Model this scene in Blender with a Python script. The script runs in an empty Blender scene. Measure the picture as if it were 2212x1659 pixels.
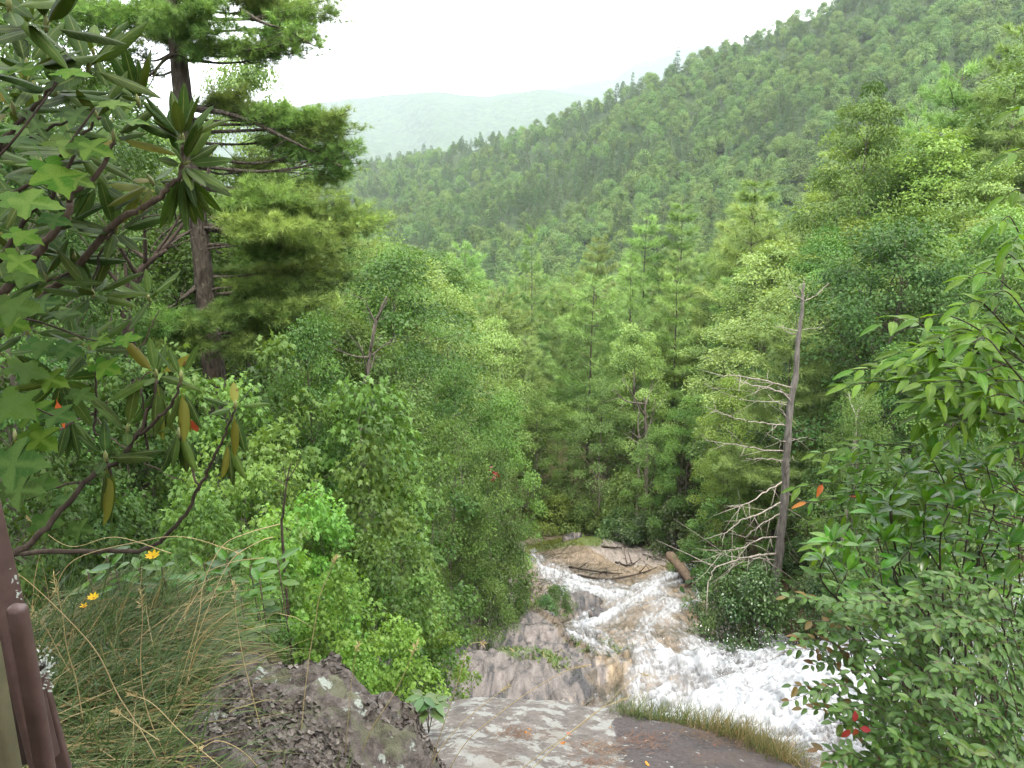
import bpy, math, random
import numpy as np
from mathutils import Vector, Matrix

R = random.Random(7)
rng = np.random.default_rng(11)
SC = bpy.context.scene
COL = SC.collection

# ------------------------------------------------------------------ camera, sky, sun, exposure
PITCH = math.radians(15.3)
CT, ST = math.cos(PITCH), math.sin(PITCH)
F = 1720.0                                   # focal length in units of a 2212 wide picture
cam_data = bpy.data.cameras.new('camera')
cam_data.sensor_width = 36.0
cam_data.lens = 28.0
cam_data.clip_start = 0.05
cam_data.clip_end = 30000.0
cam = bpy.data.objects.new('camera', cam_data)
cam.location = (0, 0, 0)
cam.rotation_euler = (math.pi / 2 - PITCH, 0, 0)
COL.objects.link(cam)
SC.camera = cam

SUN_EL, SUN_AZ = math.radians(64), math.radians(165)      # azimuth from +Y towards +X
world = bpy.data.worlds.new('World')
SC.world = world
world.use_nodes = True
wn, wl = world.node_tree.nodes, world.node_tree.links
for n in list(wn):
    wn.remove(n)
wo = wn.new('ShaderNodeOutputWorld')
bg = wn.new('ShaderNodeBackground')
sky = wn.new('ShaderNodeTexSky')
sky.sky_type = 'NISHITA'
sky.sun_disc = False
sky.sun_elevation = SUN_EL
sky.sun_rotation = SUN_AZ
sky.air_density = 1.0
sky.dust_density = 6.0
sky.ozone_density = 1.0
veil = wn.new('ShaderNodeMix')               # thin high overcast veils the blue
veil.data_type = 'RGBA'
veil.inputs[0].default_value = 0.72
veil.inputs[7].default_value = (17.5, 17.5, 17.4, 1)
wl.new(sky.outputs[0], veil.inputs[6])
wl.new(veil.outputs[2], bg.inputs[0])
bg.inputs[1].default_value = 0.13
wl.new(bg.outputs[0], wo.inputs[0])

sun_d = bpy.data.lights.new('sun', 'SUN')
sun_d.energy = 2.2
sun_d.angle = math.radians(14)
sun_d.color = (1.0, 0.95, 0.86)
sun = bpy.data.objects.new('sun', sun_d)
sd = Vector((math.sin(SUN_AZ) * math.cos(SUN_EL), math.cos(SUN_AZ) * math.cos(SUN_EL), math.sin(SUN_EL)))
sun.rotation_euler = sd.to_track_quat('Z', 'Y').to_euler()
sun.location = (0, 0, 50)
COL.objects.link(sun)

SC.view_settings.view_transform = 'Standard'
SC.view_settings.look = 'None'
SC.view_settings.gamma = 1.0
SC.view_settings.use_curve_mapping = False
SC.view_settings.exposure = 1.32
SC.render.engine = 'CYCLES'
try:
    cy = SC.cycles
    cy.use_denoising = True
    cy.denoiser = 'OPENIMAGEDENOISE'
    cy.denoising_input_passes = 'RGB_ALBEDO_NORMAL'
    cy.max_bounces = 5
    cy.diffuse_bounces = 3
    cy.glossy_bounces = 2
    cy.transmission_bounces = 3
    cy.volume_bounces = 1
    cy.transparent_max_bounces = 6
    cy.caustics_reflective = False
    cy.caustics_refractive = False
except Exception:
    pass

# ------------------------------------------------------------------ helpers: geometry of the view
def ray(dx, dy):
    u, v = (dx - 1106) / F, (829.5 - dy) / F
    return Vector((u, CT + v * ST, -ST + v * CT))

def at(dx, dy, Y):
    r = ray(dx, dy)
    return r * (Y / r.y)

def proj(x, y, z):
    f = y * CT - z * ST
    up = y * ST + z * CT
    return 1106 + F * x / f, 829.5 - F * up / f

def px2m(px, Y):
    return px / F * Y * 1.06

# ------------------------------------------------------------------ helpers: noise
def _hash(ix, iy, seed):
    h = (ix.astype(np.int64) * 374761393 + iy.astype(np.int64) * 668265263 + seed * 1442695041) & 0x7fffffff
    h = ((h ^ (h >> 13)) * 1274126177) & 0x7fffffff
    return ((h ^ (h >> 16)) & 0xffff) / 65535.0

def perlin(x, y, seed=0):
    x = np.asarray(x, float); y = np.asarray(y, float)
    ix, iy = np.floor(x), np.floor(y)
    fx, fy = x - ix, y - iy
    def g(ox, oy):
        a = _hash(ix + ox, iy + oy, seed) * 2 * math.pi
        return np.cos(a) * (fx - ox) + np.sin(a) * (fy - oy)
    u = fx * fx * fx * (fx * (fx * 6 - 15) + 10)
    v = fy * fy * fy * (fy * (fy * 6 - 15) + 10)
    a = g(0, 0) * (1 - u) + g(1, 0) * u
    b = g(0, 1) * (1 - u) + g(1, 1) * u
    return (a * (1 - v) + b * v) * 1.5

def fbm(x, y, oct=4, seed=0, gain=0.5):
    s, a, f = 0, 1.0, 1.0
    for o in range(oct):
        s = s + a * perlin(x * f, y * f, seed + o * 17)
        a *= gain; f *= 2.03
    return s

def ridged(x, y, oct=4, seed=0):
    s, a, f = 0, 1.0, 1.0
    for o in range(oct):
        s = s + a * (1 - np.abs(perlin(x * f, y * f, seed + o * 13)) * 2)
        a *= .5; f *= 2.1
    return s

def sstep(a, b, x):
    t = np.clip((np.asarray(x, float) - a) / (b - a), 0, 1)
    return t * t * (3 - 2 * t)

# ------------------------------------------------------------------ helpers: meshes
def mesh_np(name, V, T, mat=None, tint=None, smooth=False, attrs=None, midx=None):
    """triangles or quads (one array each, or a list of arrays) into one mesh"""
    me = bpy.data.meshes.new(name)
    V = np.asarray(V, np.float32)
    Fs = T if isinstance(T, list) and isinstance(T[0], np.ndarray) else [T]
    Fs = [np.asarray(f, np.int32) for f in Fs if len(f)]
    me.vertices.add(len(V))
    me.vertices.foreach_set('co', V.ravel())
    nl = sum(f.size for f in Fs); npoly = sum(len(f) for f in Fs)
    me.loops.add(nl); me.polygons.add(npoly)
    me.loops.foreach_set('vertex_index', np.concatenate([f.ravel() for f in Fs]))
    starts, off = [], 0
    for f in Fs:
        starts.append(off + np.arange(len(f)) * f.shape[1]); off += f.size
    me.polygons.foreach_set('loop_start', np.concatenate(starts).astype(np.int32))
    if smooth:
        me.polygons.foreach_set('use_smooth', np.ones(npoly, bool))
    at_ = dict(attrs or {})
    if tint is not None:
        at_['tint'] = tint
    for k, a in at_.items():
        A = me.attributes.new(k, 'FLOAT', 'POINT')
        A.data.foreach_set('value', np.asarray(a, np.float32))
    for m in (mat if isinstance(mat, (list, tuple)) else [mat]):
        if m is not None:
            me.materials.append(m)
    if midx is not None:
        me.polygons.foreach_set('material_index', np.asarray(midx, np.int32))
    me.update(calc_edges=True)
    return me

def link(name, me, parent=None, loc=None):
    o = bpy.data.objects.new(name, me)
    COL.objects.link(o)
    if parent is not None:
        o.parent = parent
    if loc is not None:
        o.location = loc
    return o

def tag(o, label=None, cat=None, group=None, kind=None):
    if label: o['label'] = label
    if cat: o['category'] = cat
    if group: o['group'] = group
    if kind: o['kind'] = kind
    return o

def empty(name, loc, label, cat, group=None):
    o = bpy.data.objects.new(name, None)
    COL.objects.link(o)
    o.location = loc
    o.empty_display_size = 0.2
    return tag(o, label, cat, group)

def grid_faces(nu, nv):
    i, j = np.meshgrid(np.arange(nu - 1), np.arange(nv - 1), indexing='ij')
    a = (i * nv + j).ravel()
    return np.stack([a, a + nv, a + nv + 1, a + 1], 1)

class MB:
    """collects vertices, triangles and a tint value"""
    def __init__(s):
        s.V, s.T, s.C, s.n = [], [], [], 0
    def add(s, V, T, c=0.5):
        V = np.asarray(V, float); T = np.asarray(T, int)
        if len(V) == 0: return
        if T.shape[1] == 4:
            T = np.concatenate([T[:, [0, 1, 2]], T[:, [0, 2, 3]]])
        s.V.append(V); s.T.append(T + s.n)
        s.C.append(np.full(len(V), c) if np.isscalar(c) else np.asarray(c))
        s.n += len(V)
    def mesh(s, name, mat, smooth=False):
        return mesh_np(name, np.concatenate(s.V), np.concatenate(s.T), mat, np.concatenate(s.C), smooth)

def tube(P, r, k=6, cap=True):
    P = np.asarray([tuple(p) for p in P], float)
    n = len(P)
    r = np.asarray(r, float) if not np.isscalar(r) else np.full(n, r)
    T = np.gradient(P, axis=0)
    T /= np.linalg.norm(T, axis=1)[:, None] + 1e-9
    up = np.where(np.abs(T[:, 2:3]) > .9, [[1., 0, 0]], [[0, 0, 1.]])
    A = np.cross(T, up); A /= np.linalg.norm(A, axis=1)[:, None] + 1e-9
    for i in range(1, n):
        if (A[i] * A[i - 1]).sum() < 0: A[i] = -A[i]
    B = np.cross(T, A)
    th = np.linspace(0, 2 * math.pi, k, endpoint=False)
    V = P[:, None] + r[:, None, None] * (np.cos(th)[None, :, None] * A[:, None] + np.sin(th)[None, :, None] * B[:, None])
    V = V.reshape(-1, 3)
    i, j = np.meshgrid(np.arange(n - 1), np.arange(k), indexing='ij')
    a = (i * k + j).ravel(); b = (i * k + (j + 1) % k).ravel()
    Q = np.stack([a, b, b + k, a + k], 1)
    Tt = np.concatenate([Q[:, [0, 1, 2]], Q[:, [0, 2, 3]]])
    if cap:
        V = np.concatenate([V, P[:1], P[-1:]])
        jj = np.arange(k); j2 = (jj + 1) % k
        c0 = np.stack([np.full(k, n * k), j2, jj], 1)
        c1 = np.stack([np.full(k, n * k + 1), (n - 1) * k + jj, (n - 1) * k + j2], 1)
        Tt = np.concatenate([Tt, c0, c1])
    return V, Tt

def smooth_path(P, m=6):
    """Catmull-Rom through the points"""
    P = np.asarray([tuple(p) for p in P], float)
    if len(P) < 3:
        t = np.linspace(0, 1, m)[:, None]
        return P[0] * (1 - t) + P[-1] * t
    Q = np.concatenate([[2 * P[0] - P[1]], P, [2 * P[-1] - P[-2]]])
    out = []
    for i in range(1, len(Q) - 2):
        t = np.linspace(0, 1, m, endpoint=False)[:, None]
        a, b, c, d = Q[i - 1], Q[i], Q[i + 1], Q[i + 2]
        out.append(.5 * (2 * b + (c - a) * t + (2 * a - 5 * b + 4 * c - d) * t ** 2 + (3 * b - a - 3 * c + d) * t ** 3))
    out.append(P[-1:])
    return np.concatenate(out)

def unit(a):
    return a / (np.linalg.norm(a, axis=-1, keepdims=True) + 1e-9)

def cloud(P, N, D, S, tmpl):
    """copies of a leaf template: P places, N normals, D directions of the leaf tip, S sizes"""
    tv, tf = tmpl
    tv = np.asarray(tv, float); tf = np.asarray(tf, int)
    N = unit(N)
    D = unit(D - N * (D * N).sum(-1, keepdims=True))
    B = np.cross(N, D)
    S = np.asarray(S, float)
    if S.ndim == 1: S = S[:, None].repeat(3, 1)
    V = P[:, None] + (tv[None, :, 0:1] * S[:, None, 0:1]) * D[:, None] + (tv[None, :, 1:2] * S[:, None, 1:2]) * B[:, None] + (tv[None, :, 2:3] * S[:, None, 2:3]) * N[:, None]
    n, k = len(P), len(tv)
    T = (tf[None] + (np.arange(n) * k)[:, None, None]).reshape(-1, 3)
    return V.reshape(-1, 3), T

DIAMOND = ([(0, 0, 0), (.45, .27, .06), (1, 0, -.06), (.45, -.27, .06)], [(0, 1, 2), (0, 2, 3)])
OVAL6 = ([(0, 0, 0), (.3, .22, .04), (.7, .2, .02), (1, 0, -.1), (.7, -.2, .02), (.3, -.22, .04)], [(0, 1, 5), (1, 2, 4), (1, 4, 5), (2, 3, 4)])
MAPLE = ([(.34, 0, 0), (0, 0, 0), (-.02, .30, -.05), (.24, .22, .02), (.48, .5, -.08), (.52, .2, .02), (1, 0, -.12), (.52, -.2, .02), (.48, -.5, -.08), (.24, -.22, .02), (-.02, -.30, -.05)],
         [(0, 1, 2), (0, 2, 3), (0, 3, 4), (0, 4, 5), (0, 5, 6), (0, 6, 7), (0, 7, 8), (0, 8, 9), (0, 9, 10), (0, 10, 1)])

def rand_unit(n):
    return unit(rng.normal(size=(n, 3)))

# ------------------------------------------------------------------ helpers: materials
def new_mat(name):
    m = bpy.data.materials.new(name)
    m.use_nodes = True
    nt = m.node_tree
    for n in list(nt.nodes): nt.nodes.remove(n)
    return m, nt.nodes, nt.links

def N_(nodes, t, **kw):
    n = nodes.new(t)
    for k, v in kw.items():
        setattr(n, k, v)
    return n

def ramp(nodes, links, src, stops):
    r = nodes.new('ShaderNodeValToRGB')
    e = r.color_ramp.elements
    while len(e) > len(stops): e.remove(e[-1])
    while len(e) < len(stops): e.new(1.0)
    for el, (p, c) in zip(e, stops):
        el.position = p; el.color = (*c, 1) if len(c) == 3 else c
    links.new(src, r.inputs[0])
    return r.outputs[0]

def mixc(nodes, links, fac, a, b, mode='MIX'):
    m = nodes.new('ShaderNodeMix'); m.data_type = 'RGBA'; m.blend_type = mode
    for sock, v in ((m.inputs[0], fac), (m.inputs[6], a), (m.inputs[7], b)):
        if isinstance(v, (int, float)): sock.default_value = v
        elif isinstance(v, tuple): sock.default_value = (*v, 1) if len(v) == 3 else v
        else: links.new(v, sock)
    return m.outputs[2]

def math_(nodes, links, op, a, b=None, c=None):
    m = nodes.new('ShaderNodeMath'); m.operation = op
    for i, v in enumerate((a, b, c)):
        if v is None: continue
        if isinstance(v, (int, float)): m.inputs[i].default_value = v
        else: links.new(v, m.inputs[i])
    return m.outputs[0]

def noise_(nodes, links, scale, detail=4, rough=.55, vec=None, dist=0.0):
    n = nodes.new('ShaderNodeTexNoise')
    n.inputs['Scale'].default_value = scale
    n.inputs['Detail'].default_value = detail
    n.inputs['Roughness'].default_value = rough
    n.inputs['Distortion'].default_value = dist
    if vec is not None: links.new(vec, n.inputs['Vector'])
    return n.outputs[0]

def mapped(nodes, links, scale=(1, 1, 1), rot=(0, 0, 0), coord='Object'):
    tc = nodes.new('ShaderNodeTexCoord'); mp = nodes.new('ShaderNodeMapping')
    mp.inputs['Scale'].default_value = scale
    mp.inputs['Rotation'].default_value = rot
    links.new(tc.outputs[coord], mp.inputs[0])
    return mp.outputs[0]

def bump_(nodes, links, h, strength=.5, dist=.02, nrm=None):
    b = nodes.new('ShaderNodeBump')
    b.inputs['Strength'].default_value = strength
    b.inputs['Distance'].default_value = dist
    links.new(h, b.inputs['Height'])
    if nrm is not None: links.new(nrm, b.inputs['Normal'])
    return b.outputs[0]

def leaf_mat(name, dark, light, rough=.5, trans=.35, spec=.4, hue=.016, val=.25, under=None, spots=None, vein=None):
    """leaf: colour from the tint of each leaf, small shift for each plant, light passing through"""
    m, n, l = new_mat(name)
    a = N_(n, 'ShaderNodeAttribute', attribute_name='tint')
    oi = n.new('ShaderNodeObjectInfo')
    c = mixc(n, l, a.outputs['Fac'], dark, light)
    hs = n.new('ShaderNodeHueSaturation')
    h = math_(n, l, 'MULTIPLY_ADD', oi.outputs['Random'], hue * 2, .5 - hue)
    r2 = math_(n, l, 'FRACT', math_(n, l, 'MULTIPLY', oi.outputs['Random'], 7.31))
    v = math_(n, l, 'MULTIPLY_ADD', r2, val * 2, 1 - val)
    l.new(h, hs.inputs['Hue']); l.new(v, hs.inputs['Value']); l.new(c, hs.inputs['Color'])
    col = hs.outputs[0]
    if spots is not None:
        tcv = mapped(n, l)
        sp = noise_(n, l, 14, 2, .5, tcv)
        f = ramp(n, l, sp, [(.66, (0, 0, 0)), (.74, (1, 1, 1))])
        col = mixc(n, l, f, col, spots)
    if vein is not None:
        ac = N_(n, 'ShaderNodeAttribute', attribute_name='across'); al = N_(n, 'ShaderNodeAttribute', attribute_name='along')
        ab = math_(n, l, 'ABSOLUTE', ac.outputs['Fac'])
        mid = ramp(n, l, ab, [(.03, (1, 1, 1)), (.13, (0, 0, 0))])
        ph = math_(n, l, 'MULTIPLY_ADD', ab, -2.2, math_(n, l, 'MULTIPLY', al.outputs['Fac'], 9.0))
        sv = ramp(n, l, math_(n, l, 'PINGPONG', ph, .5), [(.0, (.5, .5, .5)), (.10, (0, 0, 0))])
        vf = math_(n, l, 'MAXIMUM', mid, sv)
        col = mixc(n, l, math_(n, l, 'MULTIPLY', vf, .75), col, vein)
        bl = noise_(n, l, 30, 3, .6, mapped(n, l))
        col = mixc(n, l, .55, col, ramp(n, l, bl, [(.3, (.62, .66, .6)), (.7, (1.25, 1.2, 1.1))]), 'MULTIPLY')
    top = col
    if under is not None:
        g = n.new('ShaderNodeNewGeometry')
        top = mixc(n, l, g.outputs['Backfacing'], col, under)
    p = n.new('ShaderNodeBsdfPrincipled')
    l.new(top, p.inputs['Base Color'])
    p.inputs['Roughness'].default_value = rough
    p.inputs['Specular IOR Level'].default_value = spec
    t = n.new('ShaderNodeBsdfTranslucent')
    tc = mixc(n, l, 1.0, col, (1.25, 1.15, .55), 'MULTIPLY')
    l.new(tc, t.inputs[0])
    mx = n.new('ShaderNodeMixShader'); mx.inputs[0].default_value = trans
    l.new(p.outputs[0], mx.inputs[1]); l.new(t.outputs[0], mx.inputs[2])
    o = n.new('ShaderNodeOutputMaterial'); l.new(mx.outputs[0], o.inputs[0])
    return m

def bark_mat(name, c1, c2, scale=8, stretch=.18, strength=.8, dist=.03, lichen=None):
    m, n, l = new_mat(name)
    v = mapped(n, l, (1, 1, stretch))
    h = noise_(n, l, scale, 6, .65, v)
    vo = n.new('ShaderNodeTexVoronoi'); vo.inputs['Scale'].default_value = scale * 1.2
    l.new(v, vo.inputs['Vector'])
    hh = math_(n, l, 'MULTIPLY_ADD', vo.outputs[0], .6, h)
    c = ramp(n, l, h, [(.3, c1), (.7, c2)])
    if lichen is not None:
        ln = noise_(n, l, scale * .6, 5, .7, mapped(n, l))
        c = mixc(n, l, ramp(n, l, ln, [(.58, (0, 0, 0)), (.66, (.8, .8, .8))]), c, lichen)
    p = n.new('ShaderNodeBsdfPrincipled')
    p.inputs['Roughness'].default_value = .9
    p.inputs['Specular IOR Level'].default_value = .2
    l.new(c, p.inputs['Base Color'])
    l.new(bump_(n, l, hh, strength, dist), p.inputs['Normal'])
    o = n.new('ShaderNodeOutputMaterial'); l.new(p.outputs[0], o.inputs[0])
    return m

def plain_mat(name, col, rough=.7, spec=.3, bump=None, metallic=0.0, vary=.15):
    m, n, l = new_mat(name)
    v = mapped(n, l)
    ns = noise_(n, l, 25, 5, .6, v)
    d = tuple(x * (1 - vary) for x in col); b = tuple(min(1, x * (1 + vary)) for x in col)
    p = n.new('ShaderNodeBsdfPrincipled')
    l.new(ramp(n, l, ns, [(.3, d), (.7, b)]), p.inputs['Base Color'])
    p.inputs['Roughness'].default_value = rough
    p.inputs['Specular IOR Level'].default_value = spec
    p.inputs['Metallic'].default_value = metallic
    if bump: l.new(bump_(n, l, ns, bump, .01), p.inputs['Normal'])
    o = n.new('ShaderNodeOutputMaterial'); l.new(p.outputs[0], o.inputs[0])
    return m

M = {}
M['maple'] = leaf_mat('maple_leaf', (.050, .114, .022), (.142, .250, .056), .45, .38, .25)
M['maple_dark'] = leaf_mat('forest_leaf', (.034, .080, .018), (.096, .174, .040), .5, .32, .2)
M['maple_bright'] = leaf_mat('bright_leaf', (.080, .18, .028), (.175, .32, .060), .45, .42, .3)
M['valley'] = leaf_mat('valley_leaf', (.092, .165, .036), (.205, .310, .085), .5, .36, .35)
M['valley_yellow'] = leaf_mat('yellow_green_leaf', (.110, .185, .030), (.215, .310, .066), .5, .40, .3)
M['pine'] = leaf_mat('pine_needles', (.080, .162, .036), (.245, .365, .110), .55, .25, .3, .02)
M['pine_near'] = leaf_mat('near_pine_needles', (.080, .165, .036), (.27, .41, .10), .55, .25, .3, .02)
M['hill'] = leaf_mat('hillside_leaf', (.056, .112, .032), (.150, .240, .064), .6, .3, .2, .016, .28)
M['hill_pine'] = leaf_mat('hillside_needles', (.042, .085, .034), (.095, .155, .055), .6, .2, .2, .02, .25)
M['laurel'] = leaf_mat('laurel_leaf', (.036, .085, .022), (.10, .170, .045), .38, .25, .5, .03, .2)
M['rhodo'] = leaf_mat('rhododendron_leaf', (.020, .046, .007), (.056, .100, .016),   .60, .22, .13, .02, .3, under=(.062, .074, .030), vein=(.12, .15, .045))
M['rhodo_yellow'] = leaf_mat('yellowing_leaf', (.10, .115, .012), (.14, .15, .02), .55, .3, .15, .03, .2, spots=(.09, .035, .01))
M['near_maple'] = leaf_mat('near_maple_leaf', (.050, .125, .008), (.105, .23, .016), .55, .55, .15, .02, .3, vein=(.14, .24, .04))
M['long_leaf'] = leaf_mat('long_leaf', (.050, .130, .005), (.108, .230, .012), .42, .45, .3, .02, .25, vein=(.16, .26, .05))
M['glossy_leaf'] = leaf_mat('glossy_leaf', (.045, .145, .009), (.095, .235, .018), .30, .35, .55, .02, .25, vein=(.12, .22, .05))
M['small_leaf'] = leaf_mat('small_leaf', (.044, .098, .016), (.098, .168, .032), .42, .35, .45, .03, .25, vein=(.14, .20, .07))
M['reddish_leaf'] = leaf_mat('reddish_leaf', (.11, .065, .022), (.15, .11, .03), .45, .35, .4, .03, .25)
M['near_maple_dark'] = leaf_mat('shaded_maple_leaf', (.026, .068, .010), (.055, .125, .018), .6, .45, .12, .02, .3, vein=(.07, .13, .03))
M['red'] = leaf_mat('red_leaf', (.17, .018, .020), (.24, .035, .03), .45, .4, .4, .02, .15)
M['orange'] = leaf_mat('orange_leaf', (.42, .14, .025), (.55, .20, .04), .5, .4, .3, .03, .2)
M['rust_needles'] = leaf_mat('rust_needles', (.075, .045, .028), (.15, .095, .058), .6, .1, .2)
M['straw'] = leaf_mat('dry_straw', (.32, .25, .12), (.52, .43, .24), .6, .2, .2, .01, .15)
M['bark'] = bark_mat('grey_bark', (.060, .052, .043), (.16, .14, .115), 9, .2)
M['bark_pine'] = bark_mat('pine_bark', (.030, .025, .020), (.125, .105, .085), 14, .3, 1.0, .07, lichen=(.17, .17, .12))
M['bark_pale'] = bark_mat('pale_bark', (.20, .18, .15), (.36, .34, .30), 8, .3, .4)
M['twig'] = bark_mat('brown_twig_bark', (.055, .040, .031), (.15, .115, .09), 40, .3, .6, .004)
M['twig_dark'] = bark_mat('dark_twig_bark', (.022, .016, .012), (.075, .058, .045), 40, .3, .6, .004)
M['deadwood'] = bark_mat('weathered_wood', (.14, .12, .10), (.36, .325, .28), 14, .15, .7, .015)
M['dead_trunk'] = bark_mat('dead_trunk_bark', (.050, .044, .040), (.21, .195, .175), 12, .22, .9, .03)
M['log'] = bark_mat('brown_log_bark', (.085, .058, .038), (.24, .17, .115), 12, .15, .7, .02)
# ------------------------------------------------------------------ terrain
_zY = [-40, 0, 2, 3.5, 5.5, 8, 12, 15, 20, 25, 32, 40, 50, 60, 80, 100, 150, 220, 320, 600]
_zZ = [-2.6, -2.4, -2.8, -3.7, -5.0, -6.6, -9.0, -10.9, -13.0, -14.8, -17.4, -20.2, -23.6, -26.5, -30, -32, -36, -42, -48, -55]
def xl_(Y): return np.interp(Y, [0, 5, 8, 12, 20, 25, 32, 40, 60], [-.6, -.9, -1.0, -1.2, -.6, 0., .6, 1.0, 0])
def xr_(Y): return np.interp(Y, [0, 10, 14, 17, 19, 25, 32, 40, 60], [9, 10, 9, 7, 6.2, 6.6, 7.5, 8.7, 7])
def h_base(x, Y):
    x = np.asarray(x, float); Y = np.asarray(Y, float)
    z = np.interp(Y, _zY, _zZ)
    k = np.interp(Y, [60, 150, 260], [1, .5, .2])
    dl = np.maximum(0, xl_(Y) - x)
    z = z + k * (.45 * np.minimum(dl, 30) + .22 * np.maximum(dl - 30, 0))
    dr = np.maximum(0, x - xr_(Y))
    z = z + k * (.5 * np.minimum(dr, 30) + .25 * np.maximum(dr - 30, 0))
    z = z + .3 * np.maximum(0, np.minimum(x, 12) - 3) * sstep(18, 14, Y)
    ledge = -1.68 - .10 * np.maximum(0, Y - 1.2) - .02 * x
    w = sstep(-.12, -.55, x + .55 * np.maximum(0, Y - 2.3)) * sstep(4.4, 2.9, Y) * sstep(-60, -30, x)
    return z * (1 - w) + ledge * w
def h_ground(x, Y):
    return h_base(x, Y) + .35 * fbm(np.asarray(x) * .25, np.asarray(Y) * .25, 3, 5) * sstep(4, 9, Y)

def hit(dx, dy, f=None, y0=2.0):
    """where the view ray through a place in the picture meets the ground"""
    f = f or h_base
    r = ray(dx, dy)
    Ys = np.linspace(y0, 70, 1400)
    d = r.z / r.y * Ys - f(r.x / r.y * Ys, Ys)
    i = np.argmax(d < 0)
    return r * (Ys[i] / r.y)

def rock_detail(x, Y):
    a = math.radians(-35)
    p = x * math.cos(a) + Y * math.sin(a); q = -x * math.sin(a) + Y * math.cos(a)
    wq = .5 * fbm(x * .5, Y * .5, 3, 31)
    d = .22 * fbm(x * .33, Y * .33, 3, 21)
    k_ = 1 - .78 * np.exp(-(((x - 4.6) / 2.3) ** 2 + ((Y - 25) / 9.0) ** 2) ** 2) - .55 * sstep(31, 36, Y)
    d = d + k_ * .10 * (ridged((p + wq) * .9, q * .28, 3, 41) - .7)
    d = d + k_ * .075 * (ridged((p + wq * .7) * 3.2, q * .7, 4, 51) - .6)
    d = d + .018 * fbm(x * 7, Y * 5, 3, 61)
    # crest of the bare rock left of the water
    s = (x - np.interp(Y, [8, 13, 15, 18, 22, 24, 28], [3.6, 2.9, 2.6, 1.9, .9, .5, -1]))
    dome = .85 * sstep(.10, -.55, s + .25 * perlin(x * .9, Y * .9, 3)) * sstep(8, 11, Y) * sstep(27, 22, Y)
    hump = .55 * np.exp(-(((x - 4.6) / 1.5) ** 2 + ((Y - 23) / 3.5) ** 2))
    hump = hump + .6 * np.exp(-(((x - 5.2) / 1.6) ** 2 + ((Y - 30) / 2.6) ** 2))
    far = .55 * np.exp(-(((x - 4.0) / 2.6) ** 2 + ((Y - 38) / 4.0) ** 2))
    return d + dome + hump + far

def h_rock(x, Y):
    e = np.minimum(x - (xl_(Y) - .9), (xr_(Y) + 1.2) - x)
    return h_base(x, Y) + rock_detail(x, Y) - .5 * sstep(.7, -.5, e)

# --- forest floor, one sheet
def axis_pts(lo, hi, fine_lo, fine_hi, step, grow=1.12):
    a = list(np.arange(fine_lo, fine_hi + 1e-6, step))
    s = step
    while a[-1] < hi: s *= grow; a.append(a[-1] + s)
    s = step
    while a[0] > lo: s *= grow; a.insert(0, a[0] - s)
    return np.array(a)
gx = axis_pts(-420, 420, -8, 14, .35); gy = axis_pts(-60, 420, -1, 46, .35)
X, Y = np.meshgrid(gx, gy, indexing='ij')
Z = h_ground(X, Y)
inr = sstep(-.6, .2, X - (xl_(Y) - .3)) * sstep(-.6, .2, (xr_(Y) + .5) - X) * sstep(47, 44, Y) * sstep(2.6, 4.6, Y)
Z = Z - 1.1 * inr
m, n, l = new_mat('leaf_litter_soil')
v = mapped(n, l)
a = noise_(n, l, 1.5, 6, .7, v); b = noise_(n, l, 11, 6, .7, v)
c1 = ramp(n, l, b, [(.3, (.030, .022, .013)), (.55, (.085, .060, .034)), (.75, (.12, .095, .05))])
c = mixc(n, l, ramp(n, l, a, [(.45, (0, 0, 0)), (.65, (.7, .7, .7))]), c1, (.035, .055, .020))
p = n.new('ShaderNodeBsdfPrincipled'); p.inputs['Roughness'].default_value = .95; p.inputs['Specular IOR Level'].default_value = .1
l.new(c, p.inputs[0]); l.new(bump_(n, l, b, .9, .06), p.inputs['Normal'])
o = n.new('ShaderNodeOutputMaterial'); l.new(p.outputs[0], o.inputs[0])
M['soil'] = m
ground = link('forest_floor', mesh_np('forest_floor', np.stack([X, Y, Z], -1).reshape(-1, 3), grid_faces(*X.shape), M['soil'], smooth=True))
tag(ground, 'leaf littered forest floor sloping down into the valley', kind='structure')

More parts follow.
